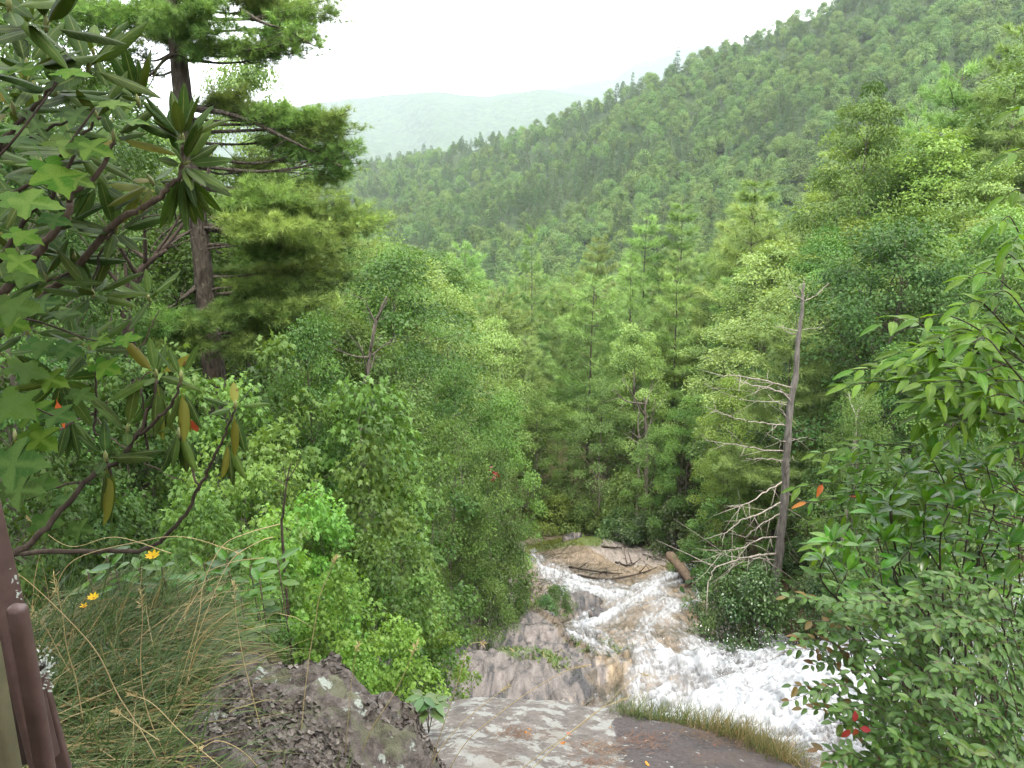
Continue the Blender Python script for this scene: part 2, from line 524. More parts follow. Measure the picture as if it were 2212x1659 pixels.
# --- rock bed of the falls
def rock_material():
    m, n, l = new_mat('wet_gneiss')
    v0 = mapped(n, l)
    vs = mapped(n, l, (1.7, .30, 1.0), (0, 0, math.radians(35)))
    big = noise_(n, l, .55, 4, .6, v0, .6)
    st = noise_(n, l, 2.6, 7, .62, vs, .9)
    st2 = noise_(n, l, 6.5, 6, .65, vs, .5)
    fine = noise_(n, l, 16, 6, .7, v0)
    base = ramp(n, l, st, [(.32, (.030, .028, .028)), (.43, (.072, .063, .059)), (.53, (.118, .101, .091)), (.66, (.185, .162, .147))])
    ta = N_(n, 'ShaderNodeAttribute', attribute_name='tan')
    tn = math_(n, l, 'ADD', ta.outputs['Fac'], math_(n, l, 'MULTIPLY_ADD', st2, 1.1, -.62))
    tanf = ramp(n, l, tn, [(.30, (0, 0, 0)), (.62, (1, 1, 1))])
    tanc = ramp(n, l, st2, [(.28, (.17, .13, .092)), (.5, (.31, .25, .185)), (.7, (.42, .36, .285))])
    c = mixc(n, l, tanf, base, tanc)
    dk = ramp(n, l, st, [(.40, (1, 1, 1)), (.49, (0, 0, 0))])
    pa = N_(n, 'ShaderNodeAttribute', attribute_name='pale')
    c = mixc(n, l, math_(n, l, 'MULTIPLY', pa.outputs['Fac'], .75), c, ramp(n, l, st2, [(.3, (.20, .165, .14)), (.52, (.31, .26, .222)), (.7, (.38, .335, .295))]))
    bigm = ramp(n, l, big, [(.42, (0, 0, 0)), (.6, (1, 1, 1))])
    dkf = math_(n, l, 'MULTIPLY', dk, math_(n, l, 'MULTIPLY_ADD', bigm, .4, .6))
    dkf = math_(n, l, 'MULTIPLY', dkf, math_(n, l, 'MULTIPLY_ADD', pa.outputs['Fac'], -.8, 1.0))
    c = mixc(n, l, dkf, c, (.032, .031, .034))
    ms = N_(n, 'ShaderNodeAttribute', attribute_name='moss')
    mf = ramp(n, l, math_(n, l, 'ADD', ms.outputs['Fac'], math_(n, l, 'MULTIPLY_ADD', fine, .8, -.4)), [(.42, (0, 0, 0)), (.6, (1, 1, 1))])
    c = mixc(n, l, mf, c, (.085, .115, .022))
    p = n.new('ShaderNodeBsdfPrincipled')
    l.new(c, p.inputs[0])
    rg = ramp(n, l, st, [(.35, (.22, .22, .22)), (.6, (.6, .6, .6))])
    l.new(rg, p.inputs['Roughness'])
    h = math_(n, l, 'MULTIPLY_ADD', fine, .35, math_(n, l, 'ADD', st, math_(n, l, 'MULTIPLY', st2, .5)))
    l.new(bump_(n, l, h, .9, .10), p.inputs['Normal'])
    o = n.new('ShaderNodeOutputMaterial'); l.new(p.outputs[0], o.inputs[0])
    return m
M['rock'] = rock_material()
NS, NY = 300, 470
tY = 4.6 * (47.0 / 4.6) ** np.linspace(0, 1, NY)
sS = np.linspace(0, 1, NS)
S_, Y = np.meshgrid(sS, tY, indexing='ij')
X = (xl_(Y) - 1.6) * (1 - S_) + (xr_(Y) + 2.0) * S_
Z = h_rock(X, Y)
DX, DY = proj(X, Y, Z)
tan_ = np.zeros_like(X)
def dseg(DX, DY, pts):
    best = np.full(DX.shape, 1e9)
    for (x0, y0), (x1, y1) in zip(pts[:-1], pts[1:]):
        vx, vy = x1 - x0, y1 - y0
        t = np.clip(((DX - x0) * vx + (DY - y0) * vy) / (vx * vx + vy * vy), 0, 1)
        best = np.minimum(best, np.hypot(DX - x0 - t * vx, DY - y0 - t * vy))
    return best
def gauss(pts, w): return np.exp(-(dseg(DX, DY, pts) / w) ** 2)
tan_ = np.clip(.8 * gauss([(1480, 1290), (1430, 1340), (1400, 1420)], 90) + .9 * gauss([(1330, 1330), (1420, 1330)], 70)
               + .30 * gauss([(1200, 1200), (1420, 1215)], 40) + .18 * gauss([(1290, 1440), (1370, 1490), (1390, 1530)], 45) + .35 * gauss([(1160, 1480), (1250, 1520)], 50), 0, 1)
pale_ = np.clip(1.0 * gauss([(1180, 1205), (1300, 1205), (1430, 1222)], 42) + .8 * gauss([(1180, 1240), (1300, 1310), (1400, 1340), (1440, 1400)], 60), 0, 1)
moss = np.clip(.9 * gauss([(1145, 1185), (1230, 1168), (1290, 1168)], 14) + .8 * gauss([(1180, 1410), (1200, 1430)], 12) + .6 * gauss([(1300, 1385), (1330, 1400)], 12)
               + .55 * gauss([(1080, 1400), (1120, 1420)], 14) + .5 * sstep(-.2, .8, (xl_(Y) - .2) - X) + .5 * sstep(0, .9, X - xr_(Y) - .2), 0, 1)
rock = link('rock_bed', mesh_np('rock_bed', np.stack([X, Y, Z], -1).reshape(-1, 3), grid_faces(*X.shape), M['rock'], smooth=True,
            attrs={'tan': tan_.ravel(), 'moss': moss.ravel(), 'pale': pale_.ravel()}))
tag(rock, 'wet grey and tan bedrock of the falls', kind='structure')

# --- water of the falls
NS, NY = 350, 560
tY = 5.2 * (46.0 / 5.2) ** np.linspace(0, 1, NY)
S_, Y = np.meshgrid(np.linspace(0, 1, NS), tY, indexing='ij')
X = (xl_(Y) - .2) * (1 - S_) + (xr_(Y) + .8) * S_
ZR = h_rock(X, Y)
DX, DY = proj(X, Y, ZR)
wob = 1 + .45 * fbm(X * 1.1, Y * .8, 3, 171) + .25 * perlin(X * 4, Y * 3, 172)
def band(pts, w, s):
    best = np.full(DX.shape, 1e9); sd = np.zeros_like(DX); al = np.zeros_like(DX); acc = 0.0
    for (x0, y0), (x1, y1) in zip(pts[:-1], pts[1:]):
        vx, vy = x1 - x0, y1 - y0; LL_ = math.hypot(vx, vy)
        t = np.clip(((DX - x0) * vx + (DY - y0) * vy) / (LL_ * LL_), 0, 1)
        dd = np.hypot(DX - x0 - t * vx, DY - y0 - t * vy)
        sg = ((DX - x0) * vy - (DY - y0) * vx) / LL_
        c_ = dd < best
        best = np.where(c_, dd, best); sd = np.where(c_, sg, sd); al = np.where(c_, acc + t * LL_, al)
        acc += LL_
    st = fbm(sd / 9.0 + .8 * perlin(al / 60, sd / 40, 181), al / 95.0, 4, 183, .6)
    return s * np.exp(-(best / (w * np.clip(wob, .35, 2))) ** 1.7) * np.clip(.95 + .75 * st, .15, 1.5)
foam = np.zeros_like(X)
for pts, w, s in [
    ([(2300, 1230), (1950, 1380), (1800, 1430), (1700, 1480), (1560, 1530), (1440, 1570), (1400, 1610)], 88, 1.25),
    ([(2300, 1480), (1900, 1500), (1700, 1560), (1520, 1570)], 95, 1.15),
    ([(2300, 1640), (1950, 1620), (1780, 1610)], 70, .8),
    ([(1900, 1310), (1760, 1340), (1690, 1385), (1600, 1435), (1500, 1445), (1390, 1450)], 42, .95),
    ([(1390, 1440), (1375, 1500), (1385, 1545)], 26, .8),
    ([(1505, 1240), (1440, 1252), (1370, 1287), (1310, 1335), (1272, 1348)], 19, .88),
    ([(1235, 1262), (1290, 1275), (1350, 1292), (1330, 1310)], 20, .92),
    ([(1150, 1200), (1172, 1228), (1235, 1250)], 12, .62),
    ([(1500, 1262), (1512, 1300), (1450, 1322), (1400, 1352)], 9, .6),
    ([(1385, 1350), (1425, 1400), (1440, 1445)], 14, .45),
    ([(1440, 1300), (1395, 1345)], 30, .40),
    ([(1200, 1240), (1280, 1290)], 40, .30),
    ([(1400, 1290), (1460, 1300)], 30, .36),
    ([(1225, 1368), (1300, 1402), (1372, 1462)], 9, .62),
    ([(1250, 1360), (1330, 1380), (1420, 1420)], 22, .4),
    ([(1180, 1240), (1230, 1300), (1260, 1345)], 16, .4),
    ([(1450, 1350), (1520, 1400)], 40, .33)]:
    foam = np.maximum(foam, band(pts, w, s)) if s > .5 else foam + band(pts, w, s) * .8
film = np.clip(foam * 1.4 + .9 * np.exp(-(dseg(DX, DY, [(1180, 1230), (1300, 1310), (1430, 1320), (1450, 1420), (1400, 1520), (1600, 1480)]) / 75) ** 4), 0, 1)
turb = fbm(X * 2.2, Y * 1.6, 4, 77)
Zw = ZR * .35 + (h_base(X, Y) + rock_detail(X, Y) * 1.0) * .65 + .03 + np.clip(foam, 0, 1.2) * (.06 + .10 * np.abs(turb) + .012 * fbm(X * 9, Y * 5, 2, 88))
Zw = np.maximum(Zw, ZR + .012)
keep = (film > .12)
Fq = grid_faces(*X.shape)
Fq = Fq[keep.ravel()[Fq].any(1)]
used = np.unique(Fq); remap = np.full(X.size, -1); remap[used] = np.arange(len(used))
def water_material():
    m, n, l = new_mat('white_water')
    fa = N_(n, 'ShaderNodeAttribute', attribute_name='foam')
    fi = N_(n, 'ShaderNodeAttribute', attribute_name='film')
    v0 = mapped(n, l)
    vs = mapped(n, l, (2.3, .34, .8), (0, 0, math.radians(12)))
    s1 = noise_(n, l, 3.2, 7, .68, vs, 1.2)
    s2 = noise_(n, l, 9.0, 5, .7, v0, .6)
    k = math_(n, l, 'MULTIPLY_ADD', s1, 1.5, -.84)
    k2 = math_(n, l, 'MULTIPLY_ADD', s2, .45, -.22)
    q = math_(n, l, 'ADD', fa.outputs['Fac'], math_(n, l, 'ADD', k, k2))
    mask = ramp(n, l, q, [(.08, (0, 0, 0)), (.42, (.30, .30, .30)), (1.0, (1, 1, 1))])
    pf = n.new('ShaderNodeBsdfPrincipled')
    fc = ramp(n, l, math_(n, l, 'MULTIPLY_ADD', s2, .4, math_(n, l, 'MULTIPLY', s1, .6)), [(.36, (.22, .245, .275)), (.60, (.56, .57, .58))])
    l.new(fc, pf.inputs[0]); pf.inputs['Roughness'].default_value = .55
    hb = math_(n, l, 'ADD', s1, math_(n, l, 'MULTIPLY', s2, .15))
    nb = bump_(n, l, hb, .55, .10)
    l.new(nb, pf.inputs['Normal'])
    tl = n.new('ShaderNodeBsdfTranslucent'); tl.inputs[0].default_value = (.85, .87, .9, 1)
    fm = n.new('ShaderNodeMixShader'); fm.inputs[0].default_value = .3
    l.new(pf.outputs[0], fm.inputs[1]); l.new(tl.outputs[0], fm.inputs[2])
    tr = n.new('ShaderNodeBsdfTransparent'); tr.inputs[0].default_value = (.92, .88, .80, 1)
    gl = n.new('ShaderNodeBsdfGlossy'); gl.inputs['Roughness'].default_value = .12
    l.new(nb, gl.inputs['Normal'])
    fr = n.new('ShaderNodeFresnel'); fr.inputs[0].default_value = 1.33
    l.new(nb, fr.inputs['Normal'])
    fl = n.new('ShaderNodeMixShader')
    l.new(math_(n, l, 'MULTIPLY', fr.outputs[0], fi.outputs['Fac']), fl.inputs[0])
    l.new(tr.outputs[0], fl.inputs[1]); l.new(gl.outputs[0], fl.inputs[2])
    mx = n.new('ShaderNodeMixShader')
    l.new(mask, mx.inputs[0]); l.new(fl.outputs[0], mx.inputs[1]); l.new(fm.outputs[0], mx.inputs[2])
    o = n.new('ShaderNodeOutputMaterial'); l.new(mx.outputs[0], o.inputs[0])
    return m
M['water'] = water_material()
water = link('water', mesh_np('water', np.stack([X, Y, Zw], -1).reshape(-1, 3)[used], remap[Fq], M['water'], smooth=True,
             attrs={'foam': foam.ravel()[used], 'film': film.ravel()[used]}))
tag(water, 'white foaming water sliding over the rock', kind='structure')

# spray thrown up along the upper edge of the torrent
mb = MB()
ico_v = np.array([(0, 0, 1), (.9, 0, -.3), (-.45, .78, -.3), (-.45, -.78, -.3)]); ico_f = np.array([(0, 1, 2), (0, 2, 3), (0, 3, 1), (1, 3, 2)])
w_at = [hit(x, y) for x, y in [(1610, 1445), (1670, 1415), (1730, 1375), (1795, 1350), (1560, 1470), (1700, 1440), (1770, 1480), (1600, 1500), (1500, 1540)]]
P = []
for i in range(1100):
    c = R.choice(w_at[:5] * 3 + w_at)
    h = abs(R.gauss(0, .10))
    P.append((c.x + R.gauss(0, .45), c.y + R.gauss(0, .5), float(h_rock(c.x, c.y)) + .15 + h))
P = np.array(P); P[:, 2] = np.maximum(P[:, 2], h_rock(P[:, 0], P[:, 1]) + .1)
Sz = rng.uniform(.004, .015, len(P))
Vv, Tt = cloud(P, rand_unit(len(P)), rand_unit(len(P)), np.stack([Sz, Sz, Sz * 1.6], 1), (ico_v, ico_f))
M['spray'] = plain_mat('spray_white', (.82, .84, .86), .4, .5, vary=.04)
tag(link('spray', mesh_np('spray', Vv, Tt, M['spray'])), 'white drops thrown up beside the torrent', kind='stuff')

# ------------------------------------------------------------------ hillside and far ridges
crest = [(-900, 640, 1300), (0, 520, 1150), (500, 430, 1020), (700, 380, 940), (790, 352, 900), (900, 330, 850), (1000, 308, 800), (1100, 284, 750), (1200, 245, 700), (1340, 192, 650), (1480, 122, 610), (1620, 70, 590), (1770, 8, 575), (1950, -80, 565), (2212, -200, 555), (2700, -420, 560), (3600, -700, 600)]
ca = np.array([(c[0] - 1106) / F for c in crest])       # tan of the bearing, roughly
cz = []
for c in crest:
    r = ray(c[0], c[1]); cz.append((r.x / r.y, r.z / r.y * c[2] - 7.5, c[2]))
cz = np.array(cz)
def hill_h(x, Y):
    b = np.asarray(x) / np.maximum(Y, 1)
    zc = np.interp(b, cz[:, 0], cz[:, 1]); yc = np.interp(b, cz[:, 0], cz[:, 2])
    yf = np.interp(b, [-.8, -.2, 0, .3, .6, 1.5], [420, 400, 330, 240, 190, 170])
    zf = -50.0
    t = (Y - yf) / (yc - yf)
    up = np.where(t < 1, zf + (zc - zf) * (np.clip(t, 0, 1) ** 1.12), zc - (t - 1) * (yc - yf) * .5)
    up = np.where(t < 0, zf + t * 40, up)
    und = 7 * fbm(b * 9, Y * .008, 3, 91) * sstep(0, .15, t) * sstep(1.0, .8, t)
    return np.maximum(up + und, -190)
bs = np.linspace(-1.3, 1.6, 260)
ys = np.concatenate([np.linspace(150, 700, 120), np.linspace(710, 2200, 50)])
B, Y = np.meshgrid(bs, ys, indexing='ij')
X = B * Y
Z = hill_h(X, Y)
M['hill_soil'] = plain_mat('hill_undergrowth', (.035, .055, .022), .95, .1, .8, vary=.4)
hill = link('hillside', mesh_np('hillside', np.stack([X, Y, Z], -1).reshape(-1, 3), grid_faces(*X.shape), M['hill_soil'], smooth=True))
tag(hill, 'steep wooded hillside across the valley', kind='structure')

def ridge_mat():
    m, n, l = new_mat('far_forest')
    v = mapped(n, l)
    a = noise_(n, l, .035, 6, .7, v)
    p = n.new('ShaderNodeBsdfPrincipled'); p.inputs['Roughness'].default_value = 1; p.inputs['Specular IOR Level'].default_value = 0
    l.new(ramp(n, l, a, [(.3, (.03, .05, .025)), (.7, (.085, .125, .05))]), p.inputs[0])
    l.new(bump_(n, l, a, 1.0, 20), p.inputs['Normal'])
    o = n.new('ShaderNodeOutputMaterial'); l.new(p.outputs[0], o.inputs[0])
    return m
M['ridge'] = ridge_mat()
def ridge(name, pts, Yc, depth, base, seed, label):
    b = np.array([(p[0] - 1106) / F for p in pts]); zz = []
    bb = []
    for p_ in pts:
        r = ray(*p_); zz.append(r.z / r.y * Yc); bb.append(r.x / r.y)
    bs = np.linspace(-1.6, 1.6, 420); ts = np.linspace(-1, 1, 60)
    B, T_ = np.meshgrid(bs, ts, indexing='ij')
    Y = Yc + T_ * depth; X = B * Yc + (Y - Yc) * B
    zc = np.interp(B, bb, zz)
    prof = 1 - np.abs(T_) ** 1.3
    spur = 1 + .35 * fbm(B * 7 + T_ * .5, T_ * 1.2, 3, seed) * np.abs(T_) * 1.6
    Z = base + (zc - base) * np.clip(prof * spur, 0, 1.0) + 5 * fbm(X * .012, Y * .012, 3, seed + 3)
    o = link(name, mesh_np(name, np.stack([X, Y, Z], -1).reshape(-1, 3), grid_faces(*X.shape), M['ridge'], smooth=True))
    return tag(o, label, kind='structure')
ridge('distant_ridge', [(-1500, 330), (-400, 300), (200, 262), (400, 255), (560, 240), (720, 218), (850, 203), (950, 200), (1050, 207), (1120, 200), (1170, 193), (1240, 203), (1330, 215), (1420, 245), (1600, 300), (2212, 350), (3600, 400)], 3900, 1300, -190, 101, 'pale blue wooded ridge fading into haze')
ridge('farther_ridge', [(-1500, 420), (400, 330), (900, 250), (1080, 212), (1160, 196), (1230, 183), (1330, 168), (1360, 143), (1390, 128), (1440, 121), (1475, 106), (1510, 101), (1600, 96), (2212, 130), (3600, 200)], 4700, 1100, -190, 121, 'palest ridge line behind the nearer hazy ridge')
gs = 16000.0
vf = link('valley_plain', mesh_np('valley_plain', [(-gs, -4000, -200), (gs, -4000, -200), (gs, 2 * gs, -200), (-gs, 2 * gs, -200)], [(0, 1, 2, 3)], M['ridge']))
tag(vf, 'wooded lowland far below', kind='structure')

# ------------------------------------------------------------------ haze
def box(x0, x1, y0, y1, z0, z1):
    V = [(x0, y0, z0), (x1, y0, z0), (x1, y1, z0), (x0, y1, z0), (x0, y0, z1), (x1, y0, z1), (x1, y1, z1), (x0, y1, z1)]
    return V, [(0, 3, 2, 1), (4, 5, 6, 7), (0, 1, 5, 4), (1, 2, 6, 5), (2, 3, 7, 6), (3, 0, 4, 7)]
m, n, l = new_mat('haze_air')
pv = n.new('ShaderNodeVolumePrincipled')
pv.inputs['Color'].default_value = (.76, .845, .96, 1)
pv.inputs['Density'].default_value = .000118
pv.inputs['Anisotropy'].default_value = .25
o = n.new('ShaderNodeOutputMaterial'); l.new(pv.outputs[0], o.inputs['Volume'])
bv, bf = box(-17000, 17000, -4500, 33000, -201, 725)
hz = link('haze', mesh_np('haze', bv, bf, m))
tag(hz, 'pale summer haze filling the valley', kind='stuff')
# ------------------------------------------------------------------ tree prototypes: (trunk mesh, crown mesh)
def broadleaf(name, seed, H, W, nclump, nleaf, leaf, tmpl, base=.3, trunk=.02, stems=1, flat=.5, shape=1.0, bare=False, mat='maple', bark='bark', clump=.26, dome=0.0):
    rg = np.random.default_rng(seed)
    tb, cb = MB(), MB()
    axes = []
    for s in range(stems):
        lean = rg.normal(0, .05 if stems == 1 else .14, 2)
        k = 9
        t = np.linspace(0, 1, k)
        hh = H * (.93 if s == 0 else rg.uniform(.7, .9))
        ax = np.stack([lean[0] * hh * t ** 1.3 + np.cumsum(rg.normal(0, .010 * H, k)) * (t > 0), lean[1] * hh * t ** 1.3 + np.cumsum(rg.normal(0, .010 * H, k)) * (t > 0), hh * t - .04 * H * (t == 0)], 1)
        axes.append(ax)
        V, T = tube(smooth_path(ax, 3), trunk * H * (1 - .88 * np.linspace(0, 1, (k - 1) * 3 + 1)) / (1 if s == 0 else 1.4), 7)
        tb.add(V, T)
    for i in range(nclump):
        ax = axes[i % stems]
        t = base + (1 - base) * ((i + rg.uniform()) / nclump) ** .85
        q = (t - base) / (1 - base)
        env = W * (math.sin(math.pi * min(1, .12 + .88 * q ** (.75 * shape))) ** .7 if q < .97 else .12) + .05 * W
        rad = env * math.sqrt(rg.uniform(.18, 1.0))
        an = i * 2.39996 + rg.normal(0, .35)
        zc = t * H
        axp = np.array([np.interp(min(zc, ax[-1, 2]), ax[:, 2], ax[:, j]) for j in range(3)])
        c = np.array([axp[0] + rad * math.cos(an), axp[1] + rad * math.sin(an), zc + rg.normal(0, .02 * H)])
        # limb
        z0 = max(base * H * .75, zc - rad * rg.uniform(.35, .8))
        p0 = np.array([np.interp(z0, ax[:, 2], ax[:, j]) for j in range(3)])
        mid = (p0 + c) / 2 + np.array([0, 0, .10 * rad]) + rg.normal(0, .04 * W, 3)
        r0 = trunk * H * .30 * (1 - .7 * t)
        V, T = tube(smooth_path([p0, mid, c], 4), np.linspace(r0, r0 * .25, 9), 4, cap=False)
        tb.add(V, T)
        a = clump * W * rg.uniform(.7, 1.25)
        for s in range(2):
            e = c + np.array([rg.normal(0, .6 * a), rg.normal(0, .6 * a), rg.normal(0, .2 * a)])
            V, T = tube([tuple(mid * .3 + c * .7), tuple((c + e) / 2 + [0, 0, .05 * a]), tuple(e)], [r0 * .3, r0 * .2, r0 * .08], 3, cap=False)
            tb.add(V, T)
        if bare: continue
        m = int(nleaf * rg.uniform(.7, 1.3))
        d = rg.normal(size=(m, 3)); d /= np.linalg.norm(d, axis=1)[:, None]
        rr = rg.uniform(.25, 1, m) ** .6
        off = d * rr[:, None] * np.array([a, a, a * flat])
        # layers: leaves gather on a few sloping sheets
        lay = rg.integers(0, 3, m)
        off[:, 2] = off[:, 2] * .55 + (lay - 1) * a * flat * .45 - .25 * a * (np.hypot(off[:, 0], off[:, 1]) / a) ** 2
        P = c + off
        out = unit(np.stack([P[:, 0] - axp[0], P[:, 1] - axp[1], np.zeros(m)], 1))
        N = unit(np.array([0, 0, 1.0]) + (.55 - .33 * dome) * rg.normal(size=(m, 3)) + .35 * out + dome * 1.1 * unit(off * [1, 1, 1.5]))
        D = unit(.7 * out + unit(off * [1, 1, .2]) * .6 + .7 * rg.normal(size=(m, 3)) + np.array([0, 0, -.35]))
        S = leaf * rg.uniform(.65, 1.25, m)
        V, T = cloud(P, N, D, S, tmpl)
        ct = np.clip(.5 + rg.normal(0, .28) + rg.normal(0, .16, m), 0, 1)
        cb.add(V, T, ct.repeat(len(tmpl[0])))
    return tb.mesh(name + '_trunk', M[bark], True), (None if bare else cb.mesh(name + '_crown', M[mat]))

def needle_tuft(k, spread, width, seed, droop=0.0):
    rg = np.random.default_rng(seed)
    V, T = [], []
    for i in range(k):
        th = i / k * 2 * math.pi + rg.uniform(-.3, .3); ph = rg.uniform(.15, spread)
        d = np.array([math.cos(ph), math.sin(ph) * math.cos(th), math.sin(ph) * math.sin(th)])
        s = np.cross(d, rg.normal(size=3)); s /= np.linalg.norm(s)
        L = rg.uniform(.7, 1.1); b = len(V)
        tip = d * L + np.array([0, 0, -droop * L])
        V += [tuple(d * .04 + s * width * .7), tuple(d * .04 - s * width * .7), tuple(tip)]
        T.append((b, b + 1, b + 2))
    return np.array(V), np.array(T)

def pine(name, seed, H, W, whorls, tuft, ntuft, tmpl, base=.15, trunk=.014, mat='pine', bark='bark_pine', power=.8, gappy=.15, arch=.12):
    rg = np.random.default_rng(seed)
    tb, cb = MB(), MB()
    lean = rg.normal(0, .015, 2)
    zs = np.linspace(-.03 * H, H, 12)
    ax = np.stack([lean[0] * zs + rg.normal(0, .002 * H, 12), lean[1] * zs + rg.normal(0, .002 * H, 12), zs], 1)
    V, T = tube(ax, trunk * H * (1 - .93 * np.linspace(0, 1, 12)), 7)
    tb.add(V, T)
    for w in range(whorls):
        t = base + (1 - base) * (w + rg.uniform(0, .5)) / whorls
        q = (t - base) / (1 - base)
        Lw = W * ((1 - q) ** power * .90 + .10) * (1 if q > .18 else .6 + 2.2 * q)
        nb = int(rg.integers(4, 7)) if q < .9 else 3
        a0 = rg.uniform(0, 6.28)
        for b in range(nb):
            if rg.uniform() < gappy: continue
            an = a0 + b * 6.283 / nb + rg.normal(0, .2)
            L = Lw * rg.uniform(.65, 1.15)
            up = rg.uniform(-.05, .12) + .55 * q ** 2
            z0 = t * H; p0 = np.array([lean[0] * z0, lean[1] * z0, z0])
            s = np.linspace(0, 1, 5)
            d = np.array([math.cos(an), math.sin(an)])
            path = np.stack([p0[0] + d[0] * L * s, p0[1] + d[1] * L * s, z0 + L * (up * s + arch * s ** 2.5)], 1)
            path[1:, :2] += rg.normal(0, .02 * L, (4, 2))
            V, T = tube(path, np.linspace(trunk * H * .22 * (1 - .6 * t), .004 * H * .3, 5), 4, cap=False)
            tb.add(V, T)
            m = max(9 if ntuft > 50 else 3, int(ntuft * (L / W) ** 1.3))
            u = rg.uniform(.22, 1.02, m) ** .8
            side = rg.normal(0, 1, m) * (.30 * L * (1.08 - u) + .05 * L)
            P = np.stack([np.interp(u, s, path[:, j]) for j in range(3)], 1)
            perp = np.array([-d[1], d[0], 0])
            P = P + side[:, None] * perp + np.stack([np.zeros(m), np.zeros(m), rg.normal(.02 * L, .022 * L, m) + .02 * L], 1)
            D = np.array([d[0], d[1], .45]) + .9 * np.sign(side)[:, None] * perp * rg.uniform(.2, .9, (m, 1)) + rg.normal(0, .35, (m, 3))
            S = tuft * rg.uniform(.7, 1.25, m)
            Vv, Tt = cloud(P, rg.normal(size=(m, 3)) * .5 + [0, 0, 1], D, S, tmpl[int(rg.integers(len(tmpl)))])
            k = len(tmpl[0][0])
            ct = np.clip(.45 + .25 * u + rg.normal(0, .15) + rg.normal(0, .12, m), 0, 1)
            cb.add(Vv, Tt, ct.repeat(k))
    return tb.mesh(name + '_trunk', M[bark], True), cb.mesh(name + '_crown', M[mat])

def spawn(kind, proto, x, y, z, label, cat, group=None, sx=1.0, sz=1.0, rot=None, mat=None, bark=None, lean=(0, 0)):
    e = empty(kind, (x, y, z), label, cat, group)
    e.rotation_euler = (lean[0], lean[1], R.uniform(0, 6.28) if rot is None else rot)
    e.scale = (sx, sx, sz)
    for nm, me in (('trunk', proto[0]), ('crown', proto[1])):
        if me is None: continue
        o = link(nm, me, e)
        mm = bark if nm == 'trunk' else mat
        if mm is not None:
            o.material_slots[0].link = 'OBJECT'
            o.material_slots[0].material = M[mm]
    return e

TUFT6 = [needle_tuft(8, 1.25, .085, s) for s in range(4)]
TUFT11 = [needle_tuft(12, 1.2, .050, 30 + s, .03) for s in range(4)]

SAP = [broadleaf('sapling%d' % i, 100 + i, 3.0, 1.05, 38, 95, .082, MAPLE, base=.12, trunk=.008, stems=2 if i % 2 else 1, flat=.45, clump=.27, mat='maple') for i in range(5)]
MED = [broadleaf('broadleaf%d' % i, 200 + i, 8.0, 2.5, 66, 250, .102, OVAL6 if i % 2 else DIAMOND, base=.2, trunk=.011, stems=(1, 2, 1, 1, 2)[i], flat=.38, clump=.27, mat='maple') for i in range(5)]
BIG = [broadleaf('tall_broadleaf%d' % i, 300 + i, 16.0, 4.2, 84, 330, .17, DIAMOND, base=.25, trunk=.010, flat=.38, clump=.25, mat='valley', shape=(1, .8, 1.2, 1)[i]) for i in range(4)]
PIN = [pine('valley_pine%d' % i, 400 + i, 18.0, 4.4 + .5 * (i % 3), 13, .54, 125, TUFT11, trunk=.0095, base=(.2, .3, .12, .25, .18)[i], gappy=.12 + .05 * (i % 3), power=(.8, .65, .9, .75, .8)[i]) for i in range(4)]
BUSH = [broadleaf('laurel%d' % i, 500 + i, 2.6, 1.9, 70, 70, .14, OVAL6, base=.05, trunk=.010, stems=3, flat=.6, clump=.24, mat='laurel', bark='twig_dark', shape=.6) for i in range(3)]
HILLB = [broadleaf('hill_broadleaf%d' % i, 600 + i, 11.0, 5.0, 20, 100, .66, DIAMOND, base=.3, trunk=.014, flat=.7, clump=.42, mat='hill', shape=.7, dome=1.0) for i in range(4)]
HILLP = [pine('hill_pine%d' % i, 700 + i, 15.0, 3.6, 13, 1.1, 9, TUFT6, base=.2, mat='hill_pine', gappy=.1) for i in range(3)]

# ------------------------------------------------------------------ the hillside forest
hp = []
for b in np.arange(-.62, .80, .0165):
    yc = float(np.interp(b, cz[:, 0], cz[:, 2]))
    y = 235.0
    while y < yc + 25:
        bb = b + R.uniform(-.009, .009); yy = y + R.uniform(-4.5, 4.5)
        hp.append((bb * yy, yy))
        y += 10.0 * R.uniform(.8, 1.25)
hp = np.array(hp)
hz_ = hill_h(hp[:, 0], hp[:, 1])
pdx, pdy = proj(hp[:, 0], hp[:, 1], hz_ + 9)
env_x = [-400, 0, 450, 600, 800, 860, 950, 1100, 1200, 1300, 1400, 1500, 1600, 1650, 1700, 1750, 1800, 1850, 1920, 1980, 2050, 2120, 2212, 2500]
env_y = [250, 250, 250, 400, 470, 560, 525, 520, 500, 480, 430, 425, 410, 400, 430, 430, 350, 290, 250, 290, 200, 120, 60, 0]
vis = (pdy < np.interp(pdx, env_x, env_y) + 25) & (pdx > 560) & (pdx < 2300) & (pdy > -70)
keep = (pdx > 380) & (pdx < 2420) & (pdy > -130) & (pdy < np.interp(pdx, env_x, env_y) + 110)
hp, hz_, vis, pdx, pdy = hp[keep], hz_[keep], vis[keep], pdx[keep], pdy[keep]
order = np.argsort(hp[:, 1] + np.where(vis, 0, 1e6))
conif = (perlin(hp[:, 0] * .012, hp[:, 1] * .012, 5) + .5 * perlin(hp[:, 0] * .05, hp[:, 1] * .05, 6) + rng.normal(0, .22, len(hp)) - .10 + .18 * (pdx < 1150) - .25 * (pdy < 170)) > .26
nb_ = nc_ = 0
rest = []
